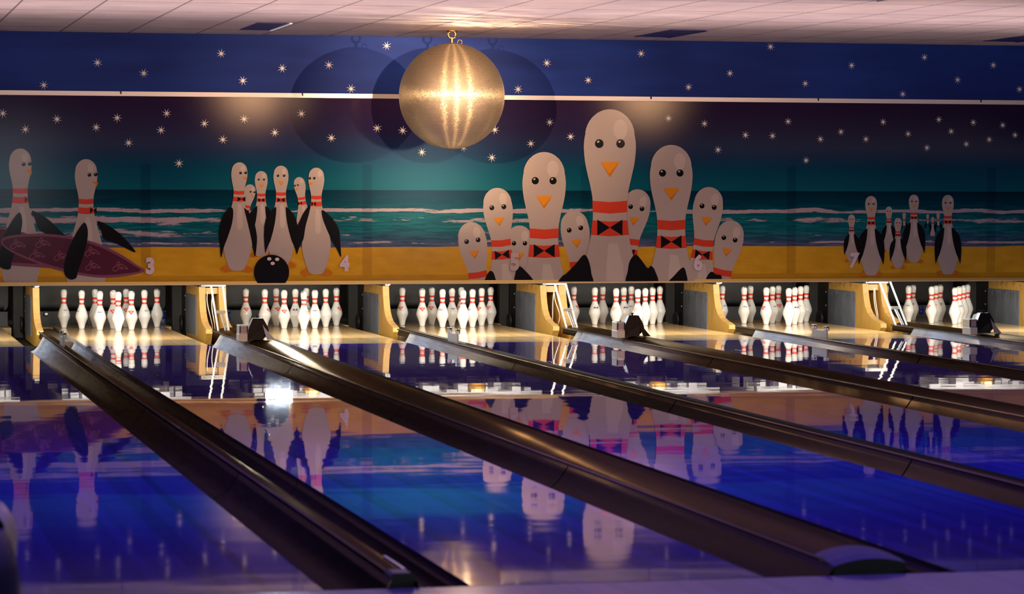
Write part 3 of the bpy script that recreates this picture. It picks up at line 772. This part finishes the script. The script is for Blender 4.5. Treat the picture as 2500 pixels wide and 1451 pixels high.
# ------------------------------------------------------------------ painted panels
XA, XB = -1.3, 14.0
mur = thing('hanging_mural_panel', 'long beach mural panel with penguin bowling pins above the lanes', 'mural', (6, YM, ZB))
mb = MB(); mb.box(XA, XB, YM, YM + .03, ZB, ZT - .022); obj('beach_print', mb, M_beach, mur)
sky = thing('hanging_sky_banner', 'plain dark blue starry banner along the ceiling above the mural', 'banner', (6, YM, ZT))
mb = MB(); mb.box(XA, XB, YM, YM + .03, ZT + .022, ZC - .002); obj('night_print', mb, M_night, sky)
mb = MB(); mb.box(XA, XB, YM - .022, YM - .001, ZT - .020, ZT + .020); mb.box(XA, XB, YM - .030, YM - .022, ZT - .006, ZT + .004)
for k in range(9):
    x = .9 + k * 1.63; mb.box(x, x + .012, YM - .031, YM - .022, ZT - .003, ZT + .020, 1)
struct('trim_1', mb, [M_alu, M_black])
mb = MB(); mb.box(XA, XB, YM - .016, YM - .010, ZB - .004, ZB + .008); mb.box(XA, XB, YM - .010, YM - .004, ZB + .008, ZB + .028, 1)
struct('trim_2', mb, [M_pale, M_gold])
# thin shadow batten under the ceiling
LY = .0004
def wp(p, layer): 
    q = at(p[0], p[1], Y=YM); return (q[0], YM - .0006 - layer * LY, q[2])
def clipz(poly, zmin=ZB + .012):
    out = []
    for a, b in zip(poly, poly[1:] + poly[:1]):
        ia, ib = a[2] >= zmin, b[2] >= zmin
        if ia: out.append(a)
        if ia != ib:
            f = (zmin - a[2]) / (b[2] - a[2]); out.append(tuple(a[k] + (b[k] - a[k]) * f for k in range(3)))
    return out
def area2(p): return sum(a[0] * b[2] - b[0] * a[2] for a, b in zip(p, p[1:] + p[:1]))
def ink_poly(mb, pts, mi, layer):
    w = clipz([wp(p, layer) for p in pts])
    if len(w) < 3: return
    if area2(w) < 0: w = w[::-1]
    mb.poly(w, mi)
def spl(pts, n=5):
    """closed catmull-rom through px points"""
    out = []; K = len(pts)
    for k in range(K):
        p0, p1, p2, p3 = pts[k - 1], pts[k], pts[(k + 1) % K], pts[(k + 2) % K]
        for s in range(n):
            u = s / n
            out.append(tuple(.5 * (2 * p1[a] + (p2[a] - p0[a]) * u + (2 * p0[a] - 5 * p1[a] + 4 * p2[a] - p3[a]) * u * u + (3 * p1[a] - p0[a] - 3 * p2[a] + p3[a]) * u ** 3) for a in (0, 1)))
    return out
def ell(cx, cy, rx, ry, n=20, rot=0):
    return [(cx + rx * math.cos(2 * PI * k / n) * math.cos(rot) - ry * math.sin(2 * PI * k / n) * math.sin(rot), cy + rx * math.cos(2 * PI * k / n) * math.sin(rot) + ry * math.sin(2 * PI * k / n) * math.cos(rot)) for k in range(n)]
PV = [(0, 0), (.004, .018), (.012, .033), (.025, .047), (.045, .061), (.07, .070), (.10, .0745), (.13, .0735), (.16, .0695), (.19, .063), (.22, .056), (.25, .0505), (.28, .0485), (.30, .0487),
      (.33, .050), (.36, .054), (.40, .062), (.45, .076), (.5, .090), (.55, .103), (.6, .116), (.65, .127), (.70, .134), (.75, .134), (.80, .127), (.86, .113), (.92, .094), (.96, .078), (.985, .062), (1.0, .04)]
def hw(v):
    if v < .07: return .0712 * math.sqrt(max(0, 1 - (1 - v / .078) ** 2)) if v < .078 else .0712
    for k in range(len(PV) - 1):
        (v0, h0), (v1, h1) = PV[k], PV[k + 1]
        if v0 <= v <= v1:
            va, ha = PV[k - 1]; vb, hb = PV[min(k + 2, len(PV) - 1)]
            u = (v - v0) / (v1 - v0); m0 = (h1 - ha) / (v1 - va) * (v1 - v0); m1 = (hb - h0) / max(1e-6, vb - v0) * (v1 - v0)
            return (2*u**3 - 3*u*u + 1) * h0 + (u**3 - 2*u*u + u) * m0 + (-2*u**3 + 3*u*u) * h1 + (u**3 - u*u) * m1
    return .04
WING = [(-.050, .405), (-.075, .425), (-.122, .475), (-.150, .53), (-.165, .60), (-.169, .69), (-.164, .79), (-.155, .871), (-.135, .81), (-.104, .742), (-.078, .65), (-.060, .564), (-.049, .48), (-.046, .43)]
PMATS = [K_white, K_pale, K_red, K_black, K_orange, K_orange2, K_eye, K_glint, K_foot]
def penguin(px, py, H, tilt=0, order=0, eyes=None, beak=None, tie=0, tie_s=1, wings=(), feet=False, vend=1.0, gwings=False, label=None, extra_top=()):
    """px,py: top of the head in photo pixels; H: full figure height in pixels"""
    mb = MB(); b0 = order * 8
    ct, st_ = math.cos(tilt), math.sin(tilt)
    def T(u, v): return (px + H * (u * ct - v * st_), py + H * (u * st_ + v * ct))
    if feet:
        for sg in (-1, 1):
            ink_poly(mb, [T(sg * .02, .955), T(sg * .08, .945), T(sg * .115, .958), T(sg * .160, .985), T(sg * .135, .987), T(sg * .150, 1.008), T(sg * .115, 1.003), T(sg * .118, 1.020), T(sg * .07, 1.008), T(sg * .02, 1.004)], 8, b0)
    if gwings:
        for sg in (-1, 1): ink_poly(mb, [T(sg * u, v) for u, v in WING], 3, b0 + 6)
    vs = [k * vend / 90 for k in range(91)] + [.0008, .002, .004, .007]
    fine = sorted(set([v for v, _ in PV if v < vend] + vs))
    body = [T(-hw(v), v) for v in fine] + [T(hw(v), v) for v in fine[::-1]]
    ink_poly(mb, body[:len(fine)] + body[len(fine):-1], 0, b0 + 2)
    ink_poly(mb, [T(*q) for q in ell(.030, .058, .020, .029, 18)], 1, b0 + 3)
    if vend > .45:
        ve = min(.62, vend)
        ink_poly(mb, [T(-.004, .385), T(.022, .385), T(.038, .45), T(.045, ve - .03), T(.030, ve), T(.004, ve), T(-.010, ve - .03), T(-.010, .45)], 1, b0 + 3)
    def stripe(v0, v1, bow=.004):
        n = 6
        ink_poly(mb, [T(-hw(v0) * 1.01, v0), T(0, v0 + bow), T(hw(v0) * 1.01, v0), T(hw(v1) * 1.01, v1), T(0, v1 + bow), T(-hw(v1) * 1.01, v1)], 2, b0 + 3)
    stripe(.262, .295); stripe(.318, .360)
    tx = tie; s = tie_s
    for sg in (-1, 1):
        ink_poly(mb, [T(tx, .339), T(tx + sg * .036 * s, .339 - .023), T(tx + sg * .036 * s, .339 + .023)], 3, b0 + 4)
    e = eyes or [(-.0305, .0985), (.0305, .0985)]
    for u, v in e:
        ink_poly(mb, [T(*q) for q in ell(u, v, .0125, .0128, 16)], 6, b0 + 4)
        ink_poly(mb, [T(*q) for q in ell(u - .003, v - .0055, .004, .0028, 8, -.6)], 7, b0 + 5)
    bk, bu, bv = beak or ('f', 0, .151)
    if bk == 'f':
        ink_poly(mb, [T(bu - .028, bv), T(bu + .028, bv), T(bu, bv + .044)], 4, b0 + 4)
        ink_poly(mb, [T(bu - .028, bv), T(bu - .002, bv + .034), T(bu, bv + .044)], 5, b0 + 5); ink_poly(mb, [T(bu + .028, bv), T(bu, bv + .044), T(bu - .002, bv + .034)], 5, b0 + 5)
    else:
        sg = 1 if bk == 'r' else -1
        ink_poly(mb, [T(bu - sg * .026, bv - .008), T(bu + sg * .006, bv - .010), T(bu + sg * .018, bv + .008), T(bu + sg * .010, bv + .014), T(bu + sg * .012, bv + .026), T(bu - sg * .008, bv + .010)], 4, b0 + 4)
        ink_poly(mb, [T(bu + sg * .018, bv + .008), T(bu + sg * .010, bv + .014), T(bu - sg * .026, bv - .008)], 5, b0 + 5)
    for w in wings: ink_poly(mb, spl(w, 4), 3, b0 + 6)
    o = obj('painted_penguin', mb, PMATS, mur)
    if label: o['label'] = label
    return o
def cc(ox, oy, s): return lambda *pts: [(ox + x / s, oy + y / s) for x, y in pts]
c3 = cc(1080, 250, 3.225); c4 = cc(1400, 250, 3.2244); g4 = cc(420, 380, 2.902); g3 = cc(0, 340, 2.79); g7 = cc(2030, 450, 5.803)
D = math.radians
# crowd over lanes 5 and 6
penguin(1268, 551, 440, 0, 0)
penguin(1398, 515, 470, D(-7), 0, eyes=[(-.030, .098), (.031, .093)], wings=())
penguin(1562, 463, 460, D(11), 0)
penguin(1211, 459, 483, D(-5), 1, wings=[c3((330, 1430), (345, 1370), (375, 1328), (405, 1350), (416, 1430))])
penguin(1146, 543, 465, D(-9), 0)
penguin(1328, 371.5, 711, 0, 2, wings=[c3((575, 1430), (575, 1340), (600, 1293), (645, 1320), (722, 1425))])
penguin(1790, 539, 462, D(12), 1)
penguin(1734, 457, 490, D(7), 2, wings=[c4((1040, 1425), (1050, 1370), (1085, 1333), (1120, 1355), (1162, 1365), (1150, 1425))])
penguin(1638, 354, 698, 0, 3, wings=[c4((745, 1425), (790, 1365), (858, 1300), (884, 1345), (884, 1425))])
penguin(1488, 267, 852, 0, 4, wings=[c3((922, 1430), (940, 1370), (970, 1350), (1050, 1270), (1112, 1200), (1150, 1250), (1170, 1350), (1168, 1430)),
    c4((422, 1430), (424, 1330), (440, 1250), (485, 1198), (530, 1240), (580, 1305), (607, 1287), (640, 1330), (650, 1430))], label='largest penguin pin of the crowd')
# group over lane 4
RE = [(.010, .098), (.058, .095)]; LE = [(-.062, .099), (-.020, .098)]
penguin(*g4((632, 110))[0], 605 / 2.902, 0, 0, gwings=True, feet=True)
penguin(*g4((560, 205))[0], 570 / 2.902, D(12), 1, eyes=[(.012, .088), (.060, .084)], beak=('r', .045, .135), vend=.42)
penguin(*g4((896, 153))[0], 545 / 2.902, D(-8), 1, eyes=[(-.062, .102), (-.024, .100)], beak=('l', -.045, .15), tie=-.03, tie_s=.7, vend=.62)
penguin(*g4((771, 72))[0], 715 / 2.902, 0, 2, gwings=True, feet=True)
penguin(*g4((478, 48))[0], 768 / 2.902, D(1.5), 3, eyes=RE, beak=('r', .055, .142), tie=.026, feet=True,
        wings=[g4((412, 366), (368, 410), (340, 480), (330, 550), (337, 640), (346, 722), (366, 650), (400, 560), (426, 470), (432, 390)),
               g4((512, 372), (548, 410), (582, 480), (600, 570), (598, 640), (587, 716), (572, 660), (560, 590), (535, 480), (515, 400))])
penguin(*g4((1021, 86))[0], 755 / 2.902, 0, 3, eyes=LE, beak=('l', -.055, .148), tie=-.026, tie_s=.6, feet=True,
        wings=[g4((976, 352), (935, 400), (905, 460), (880, 520), (876, 600), (880, 700), (905, 640), (930, 590), (945, 500), (972, 400)),
               g4((1062, 386), (1110, 420), (1160, 480), (1184, 540), (1190, 620), (1196, 720), (1165, 660), (1130, 600), (1085, 500), (1062, 430))])
bm = MB(); bc = g4((703, 826))[0]
ink_poly(bm, ell(bc[0], bc[1], 43, 42.5, 40), 0, 42)
for q in ((687, 732), (743, 735), (711, 764)): ink_poly(bm, ell(*g4(q)[0], 5.2, 4.2, 14), 1, 43)
o = obj('painted_bowling_ball', bm, [K_black, K_hole], mur); o['label'] = 'painted black bowling ball with three finger holes'
# surfers over lane 3
t1 = penguin(*g3((138, 64))[0], 1030 / 2.79, 0, 0, eyes=[(.022, .104), (.063, .101)], beak=('r', .062, .150), tie=.048, tie_s=.5, vend=1.0,
        wings=[g3((218, 488), (290, 520), (350, 565), (400, 615), (440, 662), (330, 650), (262, 612), (238, 545))])
t2 = penguin(*g3((586, 136))[0], 1030 / 2.79, 0, 1, eyes=[(.022, .104), (.063, .101)], beak=('r', .062, .155), tie=.048, tie_s=.6, vend=1.0,
        wings=[g3((662, 558), (740, 590), (810, 640), (870, 700), (922, 772), (790, 710), (708, 680), (690, 630))])
def surfboard(out, inn, fish, arm, order, lab):
    mb = MB(); b0 = order * 8
    ink_poly(mb, out, 0, b0); ink_poly(mb, inn, 1, b0 + 1)
    for fx_, fy_, s in fish:
        def st(pts):
            for (x0, y0), (x1, y1) in zip(pts, pts[1:]):
                dx, dy = x1 - x0, y1 - y0; l = math.hypot(dx, dy) or 1; nx, ny = -dy / l * .55, dx / l * .55
                q = [(fx_ + x0 * s, fy_ + y0 * s), (fx_ + x1 * s, fy_ + y1 * s)]
                ink_poly(mb, [(q[0][0] + nx, q[0][1] + ny), (q[1][0] + nx, q[1][1] + ny), (q[1][0] - nx, q[1][1] - ny), (q[0][0] - nx, q[0][1] - ny)], 2, b0 + 2)
        st([(-18, 10), (-16, 4), (-8, -2), (2, -5), (10, -2), (18, 4), (20, 8), (14, 7), (6, 3), (0, 4), (-6, 10), (-12, 14), (-18, 10)])
        st([(-8, -2), (-6, -9), (-3, -12), (0, -6)]); st([(-4, 2), (2, -3)]); st([(-7, 4), (-3, -1)]); st([(0, 4), (4, 9), (7, 8), (5, 4)])
    ink_poly(mb, spl(arm, 4), 3, b0 + 4) if arm else None
    o = obj('painted_surfboard', mb, [K_mauve, K_maroon, K_line, K_black], mur); o['label'] = lab
surfboard(g3((-60, 590), (0, 598), (60, 606), (160, 635), (300, 690), (420, 880), (250, 872), (80, 860), (-60, 830)), g3((-60, 605), (0, 612), (60, 620), (150, 650), (280, 700), (360, 855), (250, 850), (80, 840), (-60, 815)), [], g3((130, 500), (150, 545), (146, 610), (120, 720), (80, 830), (72, 880), (40, 887), (0, 870), (-10, 830), (20, 680), (70, 575)), 2, 'maroon surfboard under the far left penguin\'s wing')
surfboard(spl(g3((985, 900), (920, 850), (840, 795), (720, 732), (600, 690), (450, 658), (300, 645), (150, 648), (40, 664), (6, 700), (40, 745), (150, 805), (300, 862), (450, 905), (600, 935), (720, 943), (850, 932)), 3),
          spl(g3((958, 896), (905, 858), (830, 810), (715, 750), (600, 708), (450, 676), (300, 662), (150, 665), (50, 678), (18, 702), (50, 738), (155, 790), (305, 846), (455, 888), (600, 918), (720, 926), (845, 916)), 3),
          [(q[0], q[1], .95) for q in g3((118, 712), (290, 702), (250, 782), (415, 792), (625, 762), (630, 858), (815, 864))],
          g3((576, 568), (597, 620), (592, 700), (565, 800), (530, 900), (518, 945), (478, 956), (445, 930), (434, 880), (452, 790), (492, 690), (540, 605)), 3, 'maroon surfboard with pink dolphin outlines')
# little flock over lane 7
penguin(*g7((1028, 405))[0], 330 / 5.8, 0, 0, gwings=True, vend=.55)
penguin(*g7((1362, 425))[0], 260 / 5.8, 0, 0, gwings=True, vend=.5)
penguin(*g7((1511, 403))[0], 330 / 5.8, 0, 0, gwings=True, vend=.54)
penguin(*g7((1430, 462))[0], 290 / 5.8, 0, 1, gwings=True, vend=.94)
penguin(*g7((812, 316))[0], 640 / 5.8, 0, 0, gwings=True, feet=True)
penguin(*g7((1165, 148))[0], 960 / 5.8, 0, 1, gwings=True, feet=True)
penguin(*g7((282, 430))[0], 665 / 5.8, 0, 1, gwings=True, feet=True)
penguin(*g7((938, 478))[0], 712 / 5.8, 0, 2, gwings=True, feet=True)
penguin(*g7((557, 167))[0], 1125 / 5.8, 0, 2, gwings=True, feet=True, label='tallest penguin pin of the small flock')
penguin(*g7((1645, 152))[0], 1125 / 5.8, 0, 2, gwings=True, feet=True)
# lane numbers
for ch, px0, px1, py0, py1, sl in (('3', 356, 376, 631, 667, 0), ('4', 831, 850, 626, 660, .0), ('5', 1248, 1262, 620, 658, 0), ('6', 1693, 1712, 624, 658, 0), ('7', 2071, 2090, 619, 652, .12)):
    cu = bpy.data.curves.new('lane_number', 'FONT'); cu.body = ch; cu.align_x = 'CENTER'; cu.align_y = 'BOTTOM_BASELINE'
    a = at((px0 + px1) / 2, py1, Y=YM); hgt = at(px0, py0, Y=YM)[2] - at(px0, py1, Y=YM)[2]
    cu.size = hgt / .70; cu.offset = .008 * hgt / .1; cu.shear = sl; cu.fill_mode = 'BOTH' if hasattr(cu, 'fill_mode') else cu.fill_mode
    cu.materials.append(K_num)
    tmp = bpy.data.objects.new('tmp', cu); C.objects.link(tmp); bpy.context.view_layer.update()
    me = bpy.data.meshes.new_from_object(tmp.evaluated_get(bpy.context.evaluated_depsgraph_get())); me.name = 'lane_number'
    bpy.data.objects.remove(tmp); me.materials.clear(); me.materials.append(K_numfaint if ch == '5' else K_num)
    o = bpy.data.objects.new('lane_number', me); C.objects.link(o); o.parent = mur
    o.location = Vector((a[0], YM - .026, a[2])) - WL[mur.name]; o.rotation_euler = (PI / 2, 0, 0); o.scale = (.86, 1, 1); o['label'] = f'pale lilac number {ch}'
# stars
UP = [(107, 208), (238, 153), (351, 179), (540, 131), (593, 197), (689, 167), (803, 159), (857, 217), (944, 112), (1265, 218), (1335, 154), (1436, 196), (1565, 131), (1681, 213), (1782, 179), (1881, 114), (1966, 204), (2079, 160), (2204, 230), (2257, 140), (2338, 195), (2425, 159), (2489, 218)]
LO = [(7, 277), (62, 316), (139, 291), (235, 311), (286, 288), (314, 349), (407, 277), (393, 318), (437, 399), (499, 302), (544, 341), (596, 291), (671, 324), (736, 278), (809, 337), (921, 313), (983, 319), (1030, 372), (1131, 360), (1208, 317), (1201, 385), (1296, 351), (1342, 299), (1393, 334), (1632, 289), (1720, 302), (1753, 366), (1820, 330), (1886, 332), (1924, 297), (1968, 392), (2003, 340), (2053, 322), (2114, 340), (2156, 298), (2217, 327), (2263, 361), (2292, 292), (2322, 321), (2359, 352), (2376, 299), (2415, 341), (2448, 306), (2478, 330)]
for par, lst in ((sky, UP), (mur, LO)):
    for (x, y) in lst:
        R_ = (13 if x < 1300 else 12 if x < 1900 else 11.5) / 273
        q = at(x, y, Y=YM); a0 = random.uniform(0, PI / 4); mb = MB(); pts = []
        for k in range(16):
            a = a0 + k * PI / 8; r = R_ * (random.uniform(.88, 1.04) if k % 2 == 0 else .20)
            pts.append((q[0] + r * math.cos(a), YM - .0012, q[2] + r * math.sin(a)))
        mb.poly(pts[::-1] if False else pts); obj('painted_star', mb, K_star, par)

# ------------------------------------------------------------------ mirror ball
BX, BY, BZ, BR = 5.299, 15.10, 2.185, .4603
t = thing('mirror_ball', 'large golden mirror ball hanging from the ceiling before the mural', 'disco ball', (BX, BY, BZ))
mb = MB(); mb.lathe([(BR * .992 * math.sin(PI * k / 48), -BR * .992 * math.cos(PI * k / 48)) for k in range(49)], (BX, BY, BZ), 96); obj('ball_core', mb, M_grout, t)
mb = MB(); NR = 124; R = random.Random(5)
for i in range(2, NR - 2):
    th0 = PI * (i + .10) / NR; th1 = PI * (i + .90) / NR; thm = (th0 + th1) / 2
    n = max(8, int(2 * PI * math.sin(thm) * NR / PI)); ph = R.random()
    for j in range(n):
        p0 = 2 * PI * (j + ph + .06) / n; p1 = 2 * PI * (j + ph + .94) / n
        d = [R.gauss(0, .00019) for _ in range(3)]
        q = []
        for k, (tt, pp) in enumerate(((th0, p0), (th1, p0), (th1, p1), (th0, p1))):
            rr = BR + .0006 + (0 if k == 0 else d[k - 1] if k < 3 else d[0] + 0)
            if k == 2: rr = BR + .0006 + d[0] + d[1]
            if k == 3: rr = BR + .0006 + d[1]
            q.append((BX + rr * math.sin(tt) * math.cos(pp), BY + rr * math.sin(tt) * math.sin(pp), BZ + rr * math.cos(tt)))
        mb.poly(q, 0)
o = obj('mirror_facets', mb, M_facet, t); o['label'] = 'golden mirror facets'
mb = MB(); mb.lathe([(0, .012), (.05, .010), (.095, .0), (.10, -.012)], (BX, BY, BZ + BR - .006), 32); obj('top_plate', mb, M_metal, t)
mb = MB(); mb.tube([(BX, BY, BZ + BR), (BX, BY, BZ + BR + .05)], .012, 10)
mb.tube([(BX + .033 * math.cos(2 * PI * k / 20), BY, BZ + BR + .075 + .033 * math.sin(2 * PI * k / 20)) for k in range(21)], .0085, 8, caps=False); obj('eye_ring', mb, M_bronze, t)
mb = MB(); mb.tube([(BX, BY, ZC - .002), (BX, BY, BZ + BR + .10)], .013, 10); mb.lathe([(0, 0), (.05, 0), (.045, -.012), (0, -.014)], (BX, BY, ZC - .001), 20); obj('ceiling_hook', mb, M_bronze, t)
mb = MB(); mb.tube([(BX + .07 + .02 * math.cos(2 * PI * k / 16), BY, BZ + BR + .012 + .02 * math.sin(2 * PI * k / 16)) for k in range(17)], .004, 6, caps=False); obj('side_ring', mb, M_bronze, t)

# ------------------------------------------------------------------ ceiling fixtures
for (x0, x1, y0, y1, w, lab) in ((3.49, 3.752, 14.32, 15.44, 1, 'dark blue ceiling light recess with bright right rim, left of mirror ball'), (7.09, 7.40, 14.40, 15.62, 0, 'dark blue ceiling light recess right of the mirror ball'), (10.40, 10.72, 14.4, 15.5, 0, 'dark blue ceiling light recess at the far right'), (7.16, 7.42, 9.0, 10.25, 0, 'dark ceiling recess nearest the camera, right of centre')):
    t = thing('ceiling_fixture', lab, 'ceiling light', ((x0 + x1) / 2, (y0 + y1) / 2, ZC), 'recessed ceiling lights')
    mb = MB(); mb.box(x0, x1, y0, y1, ZC - .006, ZC - .001)
    obj('louvre', mb, M_fix, t)
    mb = MB(); mb.box(x1 - .001, x1 + .022, y0, y1, ZC - .012, ZC - .001); obj('rim', mb, M_fixw if w else M_fix, t)

# ------------------------------------------------------------------ blurred ball return hood at the near left
hx, hy = -.02, -1.35
t = thing('ball_return_hood', 'blurred black ball return hood with tan rim at lower left', 'ball return', (hx, hy, 0))
mb = MB(); rows = []
sec = [(.0, .50, .50), (.10, .545, .55), (.22, .555, .56), (.30, .548, .55), (.36, .53, .53), (.40, .505, .51)]
for z, rx, ry in sec:
    rows.append([(hx + rx * (abs(math.cos(a)) ** .8) * (1 if math.cos(a) >= 0 else -1), hy + ry * (abs(math.sin(a)) ** .8) * (1 if math.sin(a) >= 0 else -1), z) for a in [2 * PI * k / 40 for k in range(40)]])
mb.quadgrid(rows, 0, closed=True); mb.poly(rows[-1]); obj('hood_shell', mb, M_black, t)
mb = MB(); rows = []
for z, k in ((.403, .47), (.43, .455), (.455, .41), (.47, .33), (.475, .20), (.476, .02)):
    rows.append([(hx + k * math.cos(a), hy + k * math.sin(a) - .02, z) for a in [2 * PI * q / 40 for q in range(40)]])
mb.quadgrid(rows, 0, closed=True); obj('hood_lid', mb, M_black, t)
mb = MB(); rows = []
for z, k, w in ((.30, .553, .0), (.36, .556, .0), (.41, .543, .0), (.45, .515, .0), (.475, .47, 0), (.475, .45, 0), (.44, .49, 0), (.40, .51, 0), (.30, .53, 0)):
    rows.append([(hx + (k + .004) * math.cos(a), hy + .16 + k * .8 * math.sin(a), z) for a in [PI * (-.12 + 1.24 * q / 30) for q in range(31)]])
mb.quadgrid(rows, 0); o = obj('tan_rim', mb, pm('tan_plastic', (.50, .36, .20), .4), t); o['label'] = 'tan top rim'

# ------------------------------------------------------------------ lights
def area(name, loc, target, sx, sy, power, col, spread=180):
    l = bpy.data.lights.new(name, 'AREA'); l.shape = 'RECTANGLE'; l.size = sx; l.size_y = sy; l.energy = power; l.color = col; l.spread = math.radians(spread)
    o = bpy.data.objects.new(name, l); C.objects.link(o); o.location = loc
    d = Vector(target) - Vector(loc); o.rotation_euler = d.to_track_quat('-Z', 'Y').to_euler(); return o
def spot(name, loc, target, power, col, ang, blend=.6, r=.05):
    l = bpy.data.lights.new(name, 'SPOT'); l.energy = power; l.color = col; l.spot_size = math.radians(ang); l.spot_blend = blend; l.shadow_soft_size = r
    o = bpy.data.objects.new(name, l); C.objects.link(o); o.location = loc
    d = Vector(target) - Vector(loc); o.rotation_euler = d.to_track_quat('-Z', 'Y').to_euler(); return o
WARM = (1, .55, .27)
for i in range(7):
    area('pin_light', (lx[i], 16.72, .585), (lx[i], 18.0, .08), 1.0, .10, 37, (1, .93, .82))
    area('deck_front_light', (lx[i], 16.52, .565), (lx[i], 15.55, -.1), 1.0, .08, 14, (.82, .9, 1))
area('work_light', (4.02, 16.68, .524), (3.72, 14.4, .0), .24, .018, 14, (.80, .9, 1), 110)
for x in (.45, 5.15, 10.25):
    spot('stage_spot', (x, 6.1, 2.6), (BX + (x - BX) * .03, BY, BZ - .25), 470, WARM, 58, 1.0, .045)
    spot('ball_pinspot', (x, 6.1, 2.6), (BX, BY, BZ), 4300, (1, .60, .34), 15, .9, .03)
area('mural_wash', (6, 12.3, 2.70), (6, 16.3, 1.1), 12, .4, 10, (.72, .76, 1))
# violet lights over the approach and the front of the lanes
area('violet_light', (6, -3, 2.72), (6, -2, 0), 14, 4, 60, (.45, .22, 1))
area('violet_light', (6, 2.6, 2.72), (6, 2.2, 0), 14, 5, 560, (.18, .10, 1))
area('blue_light', (6, 11, 2.72), (6, 11, 0), 13, 4, 22, (.14, .2, 1))
# unseen spot added to imitate streaks of light thrown back by the mirror ball
def streaks(name, loc, target, power, col, ang, sc_):
    o = spot(name, loc, target, power, col, ang, 1.0, .02); l = o.data; l.use_nodes = True; nt = l.node_tree; N = NT(nt)
    em = nt.nodes['Emission']
    tc = nt.nodes.new('ShaderNodeTexCoord'); sx = nt.nodes.new('ShaderNodeSeparateXYZ'); nt.links.new(tc.outputs['Normal'], sx.inputs[0])
    n = N.noise(N.vec(N.math('MULTIPLY', sx.outputs[0], sc_[0]), N.math('MULTIPLY', sx.outputs[1], sc_[1]), 0.0), 1, 4, .6)
    nt.links.new(N.math('MULTIPLY', N.smooth(n, .42, .70), 2.6), em.inputs['Strength'])
streaks('ball_glitter_fill', (BX, BY - .62, BZ + .02), (BX + .2, BY - 1.6, 2.758), 90, (1, .66, .38), 160, (3, 22))
# pale screens behind the camera whose glow shows on the glossy print
area('screen_light', (10.35, -9.0, 1.6), (5.3, 16.2, 1.5), .7, .7, 110, (.75, .98, 1))
area('screen_light', (2.93, -9.0, 1.57), (1.5, 16.2, 1.5), .7, .7, 55, (.85, .95, 1))
# unseen uplight added to brighten the ceiling
area('added_ceiling_fill', (6, 11.9, 1.90), (6, 12.0, 2.758), 14, 3.2, 190, (.95, .70, .68))

w = bpy.data.worlds.new('world'); bpy.context.scene.world = w; w.use_nodes = True
w.node_tree.nodes['Background'].inputs[0].default_value = (.02, .015, .05, 1); w.node_tree.nodes['Background'].inputs[1].default_value = .3

# ------------------------------------------------------------------ camera
cam = bpy.data.cameras.new('camera'); co = bpy.data.objects.new('camera', cam); C.objects.link(co)
cam.sensor_fit = 'HORIZONTAL'; cam.sensor_width = 36; cam.lens = F / 2500 * 36; cam.clip_end = 200
fw = Vector((math.sin(YAW) * math.cos(PIT), math.cos(YAW) * math.cos(PIT), -math.sin(PIT)))
rt = Vector((math.cos(YAW), -math.sin(YAW), 0)); upv = rt.cross(fw)
c, s = math.cos(ROLL), math.sin(ROLL)
R2 = rt * c - upv * s; U2 = rt * s + upv * c
co.matrix_world = Matrix(((R2.x, U2.x, -fw.x, CX), (R2.y, U2.y, -fw.y, CY), (R2.z, U2.z, -fw.z, CH), (0, 0, 0, 1)))
cam.dof.use_dof = True; cam.dof.focus_distance = 27.0; cam.dof.aperture_fstop = 5.0
sc = bpy.context.scene; sc.camera = co
sc.view_settings.view_transform = 'Standard'
sc.cycles.use_denoising = True
sc.cycles.max_bounces = 8
sc.cycles.sample_clamp_indirect = 6
